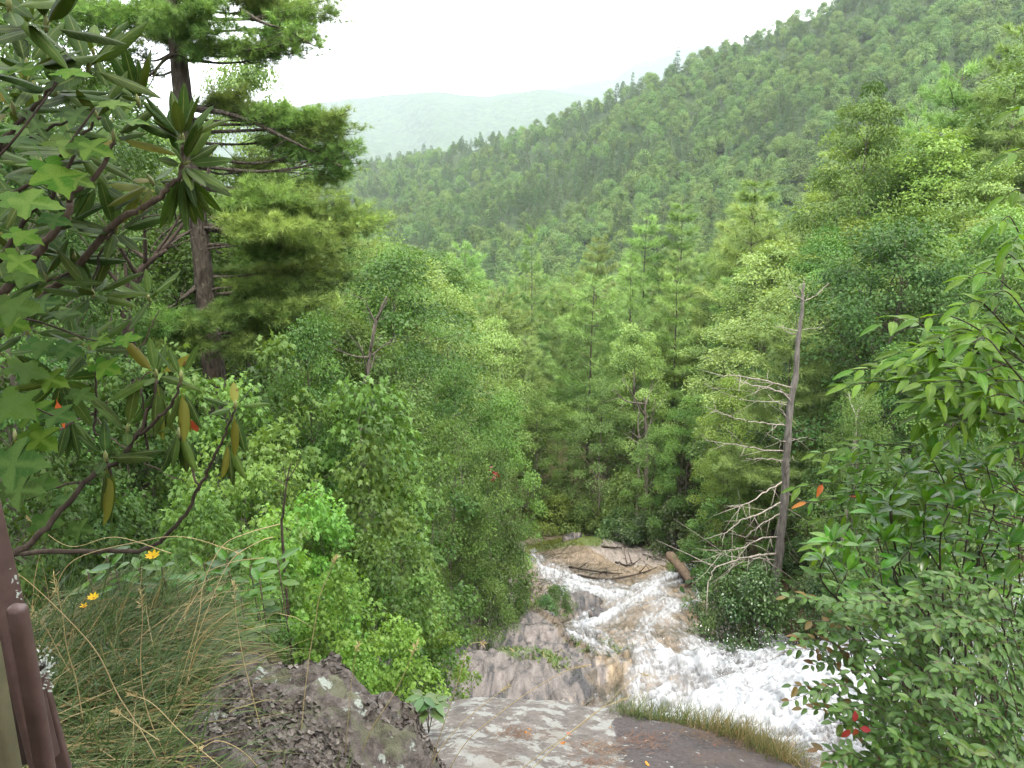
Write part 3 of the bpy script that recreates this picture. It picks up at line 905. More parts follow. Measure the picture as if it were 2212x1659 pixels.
for i in order:
    x, y = hp[i]
    s = R.uniform(.66, 1.12)
    if vis[i] and conif[i] and nc_ < 90:
        nc_ += 1
        spawn('pine_tree', HILLP[i % 3], x, y, hz_[i] - .5, 'layered dark conifer in the hazy forest on the hillside across the valley', 'pine tree', 'conifers of the hillside forest', s * R.uniform(.9, 1.15), s)
    elif vis[i] and not conif[i] and nb_ < 210:
        nb_ += 1
        spawn('leafy_tree', HILLB[i % 4], x, y, hz_[i] - .5, 'round leafy tree in the hazy forest on the hillside across the valley', 'tree', 'leafy trees of the hillside forest', s * R.uniform(.85, 1.1), s * R.uniform(.85, 1.1))
    else:
        rest.append((x, y, hz_[i] - .5, s, int(conif[i])))
rest = np.array(rest)

def forest_stuff(name, pts, protos, label, seed):
    """one object: points with trees set on them by geometry nodes"""
    hid = bpy.data.collections.new(name + '_trees')
    for k, pr in enumerate(protos):
        mb_v, polys, mi, tn = [], [], [], []
        # trunk and crown joined into a source mesh
        me = bpy.data.meshes.new('tree_source')
        V, T, C, MI, n0 = [], [], [], [], 0
        for j, src in enumerate(pr):
            nv = len(src.vertices); v = np.empty(nv * 3, np.float32); src.vertices.foreach_get('co', v)
            nl = len(src.loops); li = np.empty(nl, np.int32); src.loops.foreach_get('vertex_index', li)
            c = np.empty(nv, np.float32); src.attributes['tint'].data.foreach_get('value', c)
            V.append(v.reshape(-1, 3)); T.append(li.reshape(-1, 3) + n0); C.append(c); MI.append(np.full(nl // 3, j)); n0 += nv
        me = mesh_np('tree_source', np.concatenate(V), np.concatenate(T), [pr[0].materials[0], pr[1].materials[0]], np.concatenate(C), midx=np.concatenate(MI))
        hid.objects.link(bpy.data.objects.new('tree_source', me))
    me = bpy.data.meshes.new(name)
    me.vertices.add(len(pts)); me.vertices.foreach_set('co', pts[:, :3].astype(np.float32).ravel())
    for nm, val in (('size', pts[:, 3]), ('turn', rng.uniform(0, 6.28, len(pts)))):
        A = me.attributes.new(nm, 'FLOAT', 'POINT'); A.data.foreach_set('value', val.astype(np.float32))
    me.update()
    o = link(name, me)
    tag(o, label, kind='stuff')
    ng = bpy.data.node_groups.new(name + '_setting', 'GeometryNodeTree')
    ng.interface.new_socket('Geometry', in_out='INPUT', socket_type='NodeSocketGeometry')
    ng.interface.new_socket('Geometry', in_out='OUTPUT', socket_type='NodeSocketGeometry')
    n, l = ng.nodes, ng.links
    gi, go = n.new('NodeGroupInput'), n.new('NodeGroupOutput')
    ip = n.new('GeometryNodeInstanceOnPoints'); ci = n.new('GeometryNodeCollectionInfo')
    ci.inputs['Collection'].default_value = hid
    ci.inputs['Separate Children'].default_value = True
    ci.inputs['Reset Children'].default_value = True
    l.new(gi.outputs[0], ip.inputs['Points']); l.new(ci.outputs[0], ip.inputs['Instance'])
    ip.inputs['Pick Instance'].default_value = True
    ri = n.new('FunctionNodeRandomValue'); ri.data_type = 'INT'
    ri.inputs[4].default_value = 0; ri.inputs[5].default_value = len(protos) - 1; ri.inputs['Seed'].default_value = seed
    l.new(ri.outputs[2], ip.inputs['Instance Index'])
    a1 = n.new('GeometryNodeInputNamedAttribute'); a1.data_type = 'FLOAT'; a1.inputs[0].default_value = 'size'
    a2 = n.new('GeometryNodeInputNamedAttribute'); a2.data_type = 'FLOAT'; a2.inputs[0].default_value = 'turn'
    cx = n.new('ShaderNodeCombineXYZ'); l.new(a2.outputs[0], cx.inputs[2])
    l.new(cx.outputs[0], ip.inputs['Rotation']); l.new(a1.outputs[0], ip.inputs['Scale'])
    l.new(ip.outputs[0], go.inputs[0])
    md = o.modifiers.new('setting', 'NODES'); md.node_group = ng
    return o
forest_stuff('hillside_forest', rest[rest[:, 4] == 0], HILLB, 'hazy leafy forest covering the rest of the hillside', 3)
forest_stuff('hillside_conifers', rest[rest[:, 4] == 1], HILLP, 'hazy conifers among the rest of the hillside forest', 4)

# tall conifers breaking the skyline
SPR = pine('skyline_spruce', 811, 20.0, 3.6, 15, 1.1, 11, TUFT6, base=.12, mat='hill_pine', gappy=.3, arch=-.12, power=.9)
for (dx, dy, dyb, lab) in [(1465, 97, 140, 'tallest lone conifer standing gappy against the sky on the ridge'), (1557, 84, 108, 'small dark conifer poking above the skyline right of the lone tall one'),
                           (1367, 155, 190, 'bushy conifer rising over the skyline below the lone tall one'), (1343, 178, 205, 'little conifer just left of the bushy skyline conifer')]:
    b = (dx - 1106) / F
    yc = float(np.interp(b * 1.02, cz[:, 0], cz[:, 2])) - 6
    top = at(dx, dy, yc); g = float(hill_h(top.x, top.y))
    h = max(8, top.z - g)
    spawn('conifer', SPR, top.x, top.y, g - .5, lab, 'conifer', None, h / 20 * .9, (h + .5) / 20)

# ------------------------------------------------------------------ valley and bank trees
used_lab = {}
def by_height(h):
    return (SAP, 2.95, 1.05) if h < 4.2 else ((MED, 7.8, 2.5) if h < 11.5 else (BIG, 15.6, 4.2))
def tree_px(kind, protos, H0, dx, dtop, Y, half_px, label, cat, group=None, mat=None, W0=None, k=None, bark=None, minh=1.2, sink=.15, rot=None):
    """a tree whose top shows at (dx, dtop) when it stands Y metres away, rooted in the ground there"""
    p = at(dx, dtop, Y)
    g = float(h_ground(p.x, p.y))
    h = max(minh, p.z - g)
    w = px2m(half_px, Y)
    if protos is None:
        protos, H0, W0 = by_height(h)
        w = max(w, .62 * W0 * h / H0)
        if mat is None: mat = 'maple'
    pr = protos[(k if k is not None else R.randrange(len(protos))) % len(protos)]
    return spawn(kind, pr, p.x, p.y, g - sink, label, cat, group, w / W0, (h + sink) / H0, mat=mat, bark=bark, rot=rot)

def PI(dx, top, Y, hw, label, k=None, mat=None): return tree_px('pine_tree', PIN, 18, dx, top, Y, hw, label, 'pine tree', mat=mat, W0=4.0, k=k, minh=7)
def BG(dx, top, Y, hw, label, k=None, mat=None): return tree_px('leafy_tree', None, 1, dx, top, Y, hw, label, 'tree', mat=mat, k=k, minh=4)
def MD(dx, top, Y, hw, label, k=None, mat=None): return tree_px('maple_tree', None, 1, dx, top, Y, hw, label, 'tree', mat=mat, k=k)
def SP(dx, top, Y, hw, label, k=None, mat=None): return tree_px('maple_sapling', None, 1, dx, top, Y, hw, label, 'sapling', mat=mat, k=k)
def BU(dx, top, Y, hw, label, k=None, mat=None): return tree_px('laurel_bush', BUSH, 2.5, dx, top, Y, hw, label, 'bush', mat=mat, W0=1.9, k=k, minh=.5)

# pines of the valley
PI(1655, 372, 58, 150, 'tall yellow-green pine rising highest in the middle of the valley, left of the dead snag', 0)
PI(1150, 480, 95, 62, 'pale spire-topped pine below the foot of the hillside, centre of the valley', 2)
PI(1010, 525, 85, 75, 'yellow-green feathery pine at the left end of the valley pines', 1)
PI(1290, 505, 100, 70, 'pale pine standing between the spire-topped pine and the tall valley pine', 3)
PI(1395, 450, 82, 95, 'dense layered pine left of the tall yellow-green pine', 4)
PI(1490, 425, 80, 95, 'bright layered pine just left of the tallest valley pine', 0)
PI(1235, 590, 62, 95, 'layered green pine in the middle of the valley above the end of the stream', 1)
PI(1370, 545, 60, 100, 'broad layered pine below and left of the tallest valley pine', 2)
PI(1480, 575, 50, 105, 'darker pine with drooping layers behind the airy grey-green tree', 4)
PI(2080, 135, 50, 130, 'big bright pine at the upper right, its top against the hillside', 1)
PI(2215, 40, 46, 130, 'topmost pine at the upper right corner', 3)
PI(1985, 215, 62, 70, 'narrow pine behind the tall broken-crowned leafy tree', 2)
PI(2170, 230, 40, 120, 'heavy bright pine under the topmost one at the right edge', 0)
PI(1090, 610, 70, 70, 'soft green pine over the left rim of the valley floor', 3)
PI(1600, 560, 46, 100, 'pine with dark underside behind the dead snag top', 4)

# leafy trees, right bank
BG(1895, 215, 44, 130, 'tall open-crowned leafy tree reaching up against the hillside right of centre', 0, 'maple')
BG(1990, 470, 34, 190, 'spreading leafy tree with a dark forked trunk at the right', 1, 'maple')
BG(1830, 520, 36, 120, 'grey-green leafy tree just behind the dead snag', 2, 'maple')
BG(2110, 380, 38, 130, 'yellow-tinged leafy tree below the big bright pine at the right', 3, 'valley')
BG(2200, 470, 28, 130, 'leafy tree filling the right edge under the pines', 0, 'valley')
BG(1400, 720, 46, 95, 'airy pale green tree with slim pale trunk in front of the valley pines', 1, 'valley')
BG(1300, 830, 44, 80, 'rounded grey-green tree left of the airy pale tree', 2, 'valley')
BG(1510, 770, 50, 60, 'bright round leafy tree between the airy tree and the dead snag', 3, 'valley_yellow')
MD(1600, 830, 30, 75, 'yellow-green young tree just left of the dead snag', 0, 'valley_yellow')
MD(1580, 950, 29, 65, 'lower yellow-green tree beside the dead snag', 2, 'valley_yellow')
MD(1480, 880, 36, 70, 'dark green tree shading the right bank behind the driftwood', 1, 'maple')
MD(1420, 930, 38, 70, 'dark leafy tree above the round bush at the end of the stream', 3, 'maple')
MD(1770, 800, 27, 80, 'leafy tree at the right of the dead snag', 4, 'maple')
MD(1830, 700, 26, 110, 'dense green tree right of the dead snag at mid height', 2, 'maple')
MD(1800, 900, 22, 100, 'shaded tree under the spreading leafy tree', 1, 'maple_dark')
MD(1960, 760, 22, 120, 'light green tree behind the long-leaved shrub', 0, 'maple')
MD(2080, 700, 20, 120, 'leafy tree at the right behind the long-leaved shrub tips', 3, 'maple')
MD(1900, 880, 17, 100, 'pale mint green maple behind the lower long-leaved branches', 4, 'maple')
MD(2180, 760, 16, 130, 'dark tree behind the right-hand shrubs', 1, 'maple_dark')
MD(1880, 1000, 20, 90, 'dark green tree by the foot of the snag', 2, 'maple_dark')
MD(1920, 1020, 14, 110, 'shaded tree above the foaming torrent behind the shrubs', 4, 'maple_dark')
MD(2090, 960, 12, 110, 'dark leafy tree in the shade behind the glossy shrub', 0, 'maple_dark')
MD(1640, 1060, 25, 60, 'green sapling growing right behind the snag trunk', 0, 'maple')
MD(1530, 1080, 27, 60, 'light green tree beside the driftwood log', 3, 'maple')

# end of the stream
MD(1210, 900, 48, 70, 'dark tree closing the far end of the stream', 1, 'maple')
MD(1150, 860, 46, 60, 'green tree at the far end of the stream, left', 0, 'maple')
MD(1250, 1000, 47, 55, 'light shrubby tree over the last rock of the stream', 2, 'valley')
MD(1180, 1040, 50, 50, 'yellow-green shrubby tree past the last rock', 4, 'valley_yellow')
BU(1355, 1030, 41, 66, 'round yellow-green bush over the pale rock', 0, 'valley')
BU(1400, 1120, 38, 90, 'dark rounded bush hanging over the pale far rock', 1, 'laurel')
BU(1340, 1105, 40, 55, 'dark bush left of the rounded one at the far rock', 2, 'laurel')
BU(1470, 1075, 36, 75, 'grey-green bush above the driftwood log', 0, 'laurel')
BU(1280, 1070, 46, 55, 'dull thicket at the far left of the bushes over the last rock', 2, 'valley')
BU(1180, 1110, 50, 50, 'low yellow-green scrub behind the last rock', 1, 'valley_yellow')
BU(1250, 1120, 48, 40, 'low green scrub at the rim of the last rock', 0, 'valley')
BU(1500, 1160, 30, 50, 'light green bush beside the driftwood log', 1, 'valley')
BU(1205, 1075, 45, 60, 'yellow-green bush in the gap above the last rock', 2, 'valley_yellow')
BU(1150, 1130, 46, 45, 'bright low bush at the left of the last rock', 0, 'valley_yellow')
BU(1255, 1085, 44, 50, 'light green bush in the gap right of the yellow-green one', 1, 'valley')
# right bank bushes by the torrent
BU(1560, 1200, 22, 70, 'laurel bush at the water under the dead branches', 0)
BU(1630, 1245, 18.4, 105, 'wide dark laurel bush overhanging the torrent', 1)
BU(1575, 1260, 19, 75, 'dark laurel bush at the rock edge left of the wide one', 2)
BU(1775, 1235, 20.5, 60, 'small laurel bush at the foot of the snag', 0)
BU(1700, 1190, 24, 70, 'laurel bush behind the snag trunk', 2)
BU(1800, 1215, 18, 75, 'laurel bush behind the torrent rim', 1)
BU(1880, 1180, 16, 90, 'shaded laurel bush above the torrent', 0)
BU(2010, 1130, 13, 110, 'laurel bush in the shade at the right', 2)
BU(2140, 1080, 11, 120, 'laurel bush at the right edge behind the shrubs', 1)

BU(2110, 1262, 5.4, 130, 'shaded bush behind the small-leaved bush near the right edge', 2, 'laurel')
BU(2240, 1330, 4.4, 130, 'dark bush at the right edge behind the small-leaved bush', 1, 'laurel')
BU(2000, 1330, 5.6, 70, 'dark low bush in the middle behind the small-leaved bush', 0, 'laurel')

# left bank
BG(830, 560, 26, 110, 'pale open-crowned tree right of the great pine', 0, 'maple')
BG(720, 520, 34, 110, 'tree seen behind the right-hand boughs of the great pine', 1, 'maple')
BG(950, 640, 32, 110, 'yellow-green airy tree at the left rim of the valley', 2, 'valley')
BG(870, 590, 42, 85, 'leafy tree with its top against the hillside', 3, 'valley')
BG(1040, 700, 40, 90, 'soft green tree over the left side of the stream end', 1, 'valley')
MD(760, 700, 17, 110, 'leafy maple around the slim leaning stem', 0, 'maple')
MD(900, 760, 18, 110, 'broad maple in the middle of the left bank', 1, 'maple')
MD(1010, 800, 21, 100, 'maple above the red leaves on the left bank', 2, 'maple')
MD(1080, 860, 25, 85, 'maple at the right end of the left bank', 3, 'maple')
MD(830, 880, 13, 110, 'maple with layered leaves at the centre of the left bank', 4, 'maple')
MD(960, 930, 15, 115, 'spreading maple over the left edge of the falls', 2, 'maple')
MD(1060, 980, 19, 80, 'dark maple over the rock beside the falls', 0, 'maple_dark')
MD(900, 1040, 11.5, 120, 'shaded maple boughs below the layered maple', 1, 'maple_dark')
MD(1020, 1090, 15, 75, 'dark leafy tree hanging over the grey rock', 3, 'maple_dark')
BU(1095, 1130, 20, 75, 'dark bush on the left brink of the falls', 0)
BU(1070, 1230, 17, 62, 'dark laurel bush above the grey rock', 1)
SP(640, 715, 9.5, 95, 'mint green sapling in front of the great pine trunk, topmost', 0)
SP(540, 760, 8.5, 100, 'pale sapling at the foot of the great pine', 1)
SP(740, 830, 9, 100, 'sapling right of the topmost mint green one', 2)
SP(470, 850, 7.5, 100, 'sapling behind the drooping rhododendron twigs', 3)
SP(620, 930, 7, 120, 'bushy light green sapling in the middle of the left bank', 4)
SP(790, 960, 8, 110, 'sapling with pale tips beside the layered maple', 0)
SP(520, 1010, 6, 120, 'sapling close behind the drooping leaf whorls', 1)
SP(700, 1060, 6.6, 120, 'fresh green sapling left of the shaded maple boughs', 2, 'maple_bright')
SP(620, 1130, 5.4, 130, 'bright green sapling above the lichen boulder', 3, 'maple_bright')
SP(800, 1150, 6.6, 110, 'sapling above the bright sprays by the grey rock', 4)
SP(720, 1240, 5.2, 130, 'bright maple sapling right behind the lichen boulder', 0, 'maple_bright')
SP(880, 1240, 7, 105, 'maple sapling at the left edge of the grey rock', 1)
SP(850, 1330, 5.6, 110, 'bright yellow-green sapling beside the grey rock', 2, 'maple_bright')
SP(960, 1340, 7.2, 62, 'thin bright spray of leaves reaching over the grey rock', 3, 'maple_bright')
SP(780, 1400, 4.7, 90, 'low bright sapling in the gap behind the boulder', 4, 'maple_bright')
SP(380, 1080, 5, 130, 'sapling behind the seeding grass', 2)
SP(240, 1050, 4.6, 130, 'shaded sapling beside the railing', 4, 'maple_dark')
SP(90, 1000, 4.2, 120, 'dark sapling at the left edge above the railing', 0, 'maple_dark')
SP(480, 1180, 4.4, 120, 'leafy sapling at the back of the grass bank', 1)
# dark trees behind the rhododendron
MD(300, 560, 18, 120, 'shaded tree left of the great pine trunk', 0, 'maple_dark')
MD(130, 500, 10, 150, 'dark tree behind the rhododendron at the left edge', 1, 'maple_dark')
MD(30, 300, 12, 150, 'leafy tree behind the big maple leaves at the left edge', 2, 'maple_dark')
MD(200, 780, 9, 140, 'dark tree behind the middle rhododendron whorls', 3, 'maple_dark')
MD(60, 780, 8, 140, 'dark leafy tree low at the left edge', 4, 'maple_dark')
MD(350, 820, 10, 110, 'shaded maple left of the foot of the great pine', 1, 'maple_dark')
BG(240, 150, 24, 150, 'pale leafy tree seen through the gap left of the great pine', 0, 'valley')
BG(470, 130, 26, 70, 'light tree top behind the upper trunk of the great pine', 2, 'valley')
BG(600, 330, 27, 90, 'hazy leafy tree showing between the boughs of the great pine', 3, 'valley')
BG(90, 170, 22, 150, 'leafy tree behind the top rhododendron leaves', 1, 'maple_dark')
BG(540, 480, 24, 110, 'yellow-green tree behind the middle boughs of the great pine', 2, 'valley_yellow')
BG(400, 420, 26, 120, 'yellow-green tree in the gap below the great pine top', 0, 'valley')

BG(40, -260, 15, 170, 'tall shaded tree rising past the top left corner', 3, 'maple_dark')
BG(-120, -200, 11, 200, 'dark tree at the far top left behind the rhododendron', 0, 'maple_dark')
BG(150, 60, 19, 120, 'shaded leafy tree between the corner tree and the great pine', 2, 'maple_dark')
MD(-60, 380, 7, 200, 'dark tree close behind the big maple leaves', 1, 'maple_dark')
for i, (x, y, sx, h, lab) in enumerate([(-4.6, -2.6, 1.0, 14, 'tree standing behind the viewpoint to the left'), (-1.2, -5.2, 1.05, 16, 'tree standing straight behind the viewpoint'), (-7.5, 1.2, .8, 13, 'tree standing left of the railing, outside the picture'), (4.2, -5.6, .9, 15, 'tree standing behind the viewpoint to the right'), (-9.5, -5.5, 1.1, 16, 'tree farther behind the viewpoint to the left')]):
    spawn('leafy_tree', BIG[i % 4], x, y, float(h_ground(x, y)) - .2, lab, 'tree', None, sx, h / 15.6, mat='maple_dark')

# the wood between: smaller trees filling in behind
def filler(n, ymin, ymax, xmin, xmax, seed):
    rr = random.Random(seed); done = 0; tries = 0; pts = []
    while done < n and tries < n * 60:
        tries += 1
        Y = math.exp(rr.uniform(math.log(ymin), math.log(ymax)))
        dx = rr.uniform(xmin, xmax)
        b = (dx - 1106) / F * 1.04
        x = b * Y; g = float(h_ground(x, Y))
        if any((x - a) ** 2 + (Y - c) ** 2 < (.045 * (Y + c) / 2 + 1.0) ** 2 for a, c in pts): continue
        pine_ = rr.random() < (.93 if 930 < dx < 1760 and Y > 46 else (.6 if dx > 930 and Y > 50 else .12))
        h = rr.uniform(11, 19) if Y > 38 else rr.uniform(6, 11)
        ty = proj(x, Y, g + h)[1]
        lim = np.interp(dx, env_x, env_y) + rr.uniform(12, 60)
        if ty < lim:
            r = ray(dx, lim); h = r.z / r.y * Y - g
            if h < 4.5: continue
        hw = (.22 if pine_ else .30) * h
        hwp = hw / Y * F
        bot = proj(x, Y, g)[1]
        if Y < 47 and 1130 < dx + hwp and dx - hwp < 1520 and bot > 1150 : continue
        if Y < 20 and dx + hwp > 1060 and dx < 1600: continue
        pts.append((x, Y)); done += 1
        if pine_:
            spawn('pine_tree', PIN[done % 4], x, Y, g - .2, 'one of the smaller yellow-green pines crowded on the valley floor' , 'pine tree', 'pines crowding the valley floor', hw / 4.0, h / 18)
        elif Y > 30:
            spawn('leafy_tree', BIG[done % 4], x, Y, g - .2, 'one of the leafy trees filling the wood between the valley pines', 'tree', 'leafy trees between the valley pines', hw / 4.2, h / 15.6, mat=rr.choice(['valley', 'valley', 'maple', 'valley_yellow']))
        else:
            spawn('leafy_tree', MED[done % 5], x, Y, g - .2, 'one of the leafy trees crowding the near banks behind others', 'tree', 'leafy trees crowding the near banks', hw / 2.5, h / 7.8, mat=rr.choice(['maple', 'maple_dark']))
filler(150, 50, 235, 780, 2330, 1)
filler(45, 24, 60, 1560, 2400, 2)
filler(40, 16, 60, -250, 1050, 3)

# low green plants covering the forest floor
def ground_cover():
    n = 5200
    Yv = np.exp(rng.uniform(math.log(6.0), math.log(60), n)); b = rng.uniform(-.85, .95, n)
    x = b * Yv
    ok = ((x < xl_(Yv) - .25) | (x > xr_(Yv) + .3)) & ~((Yv < 4.0) & (x > -1.2))
    x, Yv = x[ok], Yv[ok]
    mb = MB()
    for k in range(5):
        m = len(x)
        s = .06 + .006 * Yv
        P = np.stack([x + rng.normal(0, 1, m) * s * 2, Yv + rng.normal(0, 1, m) * s * 2, np.zeros(m)], 1)
        P[:, 2] = h_ground(P[:, 0], P[:, 1]) + rng.uniform(.03, .35, m) * (.6 + .02 * Yv)
        V, T = cloud(P, rng.normal(size=(m, 3)) * .5 + [0, 0, 1], rng.normal(size=(m, 3)), (.10 + .010 * Yv) * rng.uniform(.7, 1.3, m), MAPLE if k < 1 else OVAL6)
        mb.add(V, T, rng.uniform(0, 1, m).repeat(11 if k < 1 else 6))
    return mb.mesh('ground_cover', M['maple_dark'])
tag(link('ground_cover', ground_cover()), 'low leafy plants covering the forest floor', kind='stuff')
# ------------------------------------------------------------------ the great pine at the left
def great_pine():
    Y0 = 14.5
    base = at(478, 900, Y0); gz = float(h_ground(base.x, base.y)) - .3
    tp = [at(x, y, Y0) for x, y in [(462, 800), (447, 680), (430, 500), (412, 350), (394, 200), (384, 100), (372, 0), (362, -120), (352, -260)]]
    wd = [.40, .36, .33, .31, .29, .275, .25, .2, .1]
    root = empty('pine_tree', (base.x, base.y, gz), 'great dark-trunked pine rising out of the top of the picture at the left', 'pine tree')
    org = np.array([base.x, base.y, gz])
    P = [(base.x, base.y, gz)] + [tuple(t) for t in tp]
    V, T = tube(smooth_path(P, 6), np.interp(np.linspace(0, 1, 55), np.linspace(0, 1, 10), [.22] + [w * .50 for w in wd]), 14)
    # bark relief
    ang = fbm(V[:, 2] * .8, np.arctan2(V[:, 1] - base.y, V[:, 0] - np.interp(V[:, 2], [p[2] for p in P], [p[0] for p in P])) * 2.2, 3, 7)
    V[:, 0] += .02 * ang
    tm = mesh_np('trunk', V - org, T, M['bark_pine'], np.full(len(V), .5), True)
    link('trunk', tm, root)
    rg = np.random.default_rng(5)
    tz = np.array([p[2] for p in P]); tx = np.array([p[0] for p in P])
    tufts = [needle_tuft(20, 1.2, .030, 60 + s, .06) for s in range(6)]
    # plates of needles: centre x, y, half width, half height (picture units), depth offset, amount
    plates = [
        (300, 20, 120, 34, .3, 1.0), (420, 40, 110, 45, -.5, 1.2), (480, 95, 70, 22, -.2, .6), (330, 75, 90, 18, .2, .6), (230, 30, 90, 26, 0, .8), (400, -30, 160, 40, .2, 1.0), (540, -20, 120, 35, .3, .9),
        (610, 20, 80, 26, .6, .9), (690, 28, 58, 24, .2, .8), (640, 60, 70, 20, .1, .6), (575, 95, 55, 18, .2, .55), (660, 90, 45, 26, 0, .6), (590, 120, 40, 14, .1, .3),
        (290, 112, 60, 10, .4, .22), (430, 118, 40, 12, -.3, .25), (310, 150, 40, 10, .4, .15),
        (485, 215, 60, 24, .4, .8), (540, 235, 70, 20, .3, .6), (590, 245, 50, 18, 0, .4),
        (660, 255, 75, 28, .1, 1.1), (730, 270, 55, 32, 0, 1.0), (700, 320, 70, 26, .3, .9), (755, 340, 38, 30, 0, .8), (640, 300, 60, 18, .4, .5), (735, 385, 50, 22, .3, .5),
        (560, 350, 60, 22, .6, .5), (600, 395, 90, 24, .8, .8),
        (560, 430, 90, 30, -.5, 1.3), (650, 440, 100, 30, -.3, 1.4), (740, 470, 90, 26, 0, 1.2), (600, 490, 120, 34, -.7, 1.6), (700, 520, 100, 28, -.3, 1.2), (800, 478, 48, 16, 0, .6), (560, 540, 90, 24, -.4, 1.0), (650, 570, 110, 24, .2, 1.0),
        (500, 590, 80, 22, .5, .7), (620, 610, 120, 24, -.2, 1.0), (720, 600, 80, 22, .3, .7),
        (575, 660, 110, 28, -.3, 1.4), (660, 665, 110, 26, -.5, 1.2), (395, 695, 95, 22, -.9, 1.1), (320, 700, 90, 26, -1.0, 1.3), (610, 712, 110, 22, -.2, 1.1), (700, 710, 80, 20, 0, .8), (370, 745, 90, 20, -1.0, 1.1), (300, 740, 60, 18, 0, .5), (540, 748, 90, 20, -.5, 1.1),
    ]
    for (px, py, hw, hh, dy, den) in plates:
        Yc = Y0 + dy * 1.6
        c = np.array(at(px, py, Yc)); rx = px2m(hw, Yc); rz = px2m(hh, Yc)
        ry = max(.35, rx * .75)
        zt = min(max(c[2] + (abs(c[0] - np.interp(c[2], tz, tx)) * (-.05 if py < 560 else -.12)), tz[0] + 1), tz[-1] - .2)
        p0 = np.array([np.interp(zt, tz, tx), Y0 if True else 0, zt])
        p0[1] = np.interp(zt, tz, [p[1] for p in P])
        bm = MB()
        mid = (p0 + c) / 2 + rg.normal(0, .06, 3) + [0, 0, -.10 if py < 500 else .05]
        L = np.linalg.norm(c - p0)
        path = smooth_path([p0, mid, c], 6)
        V, T = tube(path, np.linspace(.012 + .012 * min(L, 2.5), .007, len(path)), 6)
        bm.add(V - org, T)
        nb = int(16 + 16 * den)
        ends = []
        for b in range(nb):
            u = rg.uniform(.45, 1)
            s = np.array([np.interp(u, np.linspace(0, 1, len(path)), path[:, j]) for j in range(3)])
            d = rg.normal(size=3); d /= np.linalg.norm(d)
            e = c + d * np.array([rx, ry, rz * 1.15]) * rg.uniform(.5, 1.15)
            m2 = (s + e) / 2 + rg.normal(0, .04, 3) + [0, 0, -.03]
            pt = smooth_path([s, m2, e], 4)
            V, T = tube(pt, np.linspace(.007, .003, len(pt)), 4, cap=False)
            bm.add(V - org, T)
            ends.append(pt)
        bo = link('branch', bm.mesh('branch', M['bark_pine'], True), root)
        nm = MB()
        m = int(640 * den * (hw * hh / 2400.0) ** .55)
        e = rg.integers(0, nb, m); u = rg.uniform(.25, 1.05, m)
        C = np.stack([[np.interp(u[i], np.linspace(0, 1, 9), ends[e[i]][:, j]) for j in range(3)] for i in range(m)])
        D = np.stack([ends[k][-1] - ends[k][3] for k in e]); D = unit(D) + [0, 0, .35] + rg.normal(0, .45, (m, 3))
        C = C + rg.normal(0, 1, (m, 3)) * [.045, .06, .03]
        for q in range(6):
            sel = (np.arange(m) % 6) == q
            if not sel.any(): continue
            V, T = cloud(C[sel], rg.normal(size=(sel.sum(), 3)) + [0, 0, .6], D[sel], .165 * rg.uniform(.7, 1.2, sel.sum()), tufts[q])
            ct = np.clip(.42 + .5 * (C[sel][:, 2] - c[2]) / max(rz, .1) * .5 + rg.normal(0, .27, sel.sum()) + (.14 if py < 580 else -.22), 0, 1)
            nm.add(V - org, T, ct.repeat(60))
        link('needle_spray', nm.mesh('needle_spray', M['pine_near']), bo)
    # bare dark limbs
    for pts, r in [([(405, 112), (358, 128), (330, 158), (300, 168), (262, 163)], .034), ([(388, 95), (402, 108), (412, 120), (420, 122)], .022),
                   ([(415, 232), (488, 245), (560, 270), (620, 300), (690, 335), (740, 360)], .045), ([(455, 470), (510, 480), (560, 500), (620, 505)], .05), ([(455, 490), (500, 510), (540, 525)], .045),
                   ([(435, 610), (400, 640), (372, 662), (330, 668)], .05), ([(430, 650), (390, 660), (340, 690)], .02), ([(425, 495), (370, 520), (330, 560), (318, 585)], .035), ([(520, 20), (570, 50), (620, 65), (680, 100)], .03),
                   ([(460, 400), (520, 420), (590, 430), (640, 470)], .04), ([(435, 430), (400, 470), (340, 520), (300, 600)], .03), ([(470, 545), (510, 548)], .03)]:
        pp = [at(x, y, Y0 - .25 * (i > 0) * (i % 2)) for i, (x, y) in enumerate(pts)]
        path = smooth_path(pp, 6)
        V, T = tube(path, np.linspace(r, r * .3, len(path)), 7)
        mb = MB(); mb.add(V - org, T)
        for k in range(7):
            i = rg.integers(len(path) // 3, len(path))
            e = path[i] + rg.normal(0, .22, 3)
            V, T = tube([path[i], (path[i] + e) / 2 + rg.normal(0, .03, 3), e], [r * .3, r * .2, r * .08], 4); mb.add(V - org, T)
        link('branch', mb.mesh('bare_branch', M['bark_pine'], True), root)
great_pine()

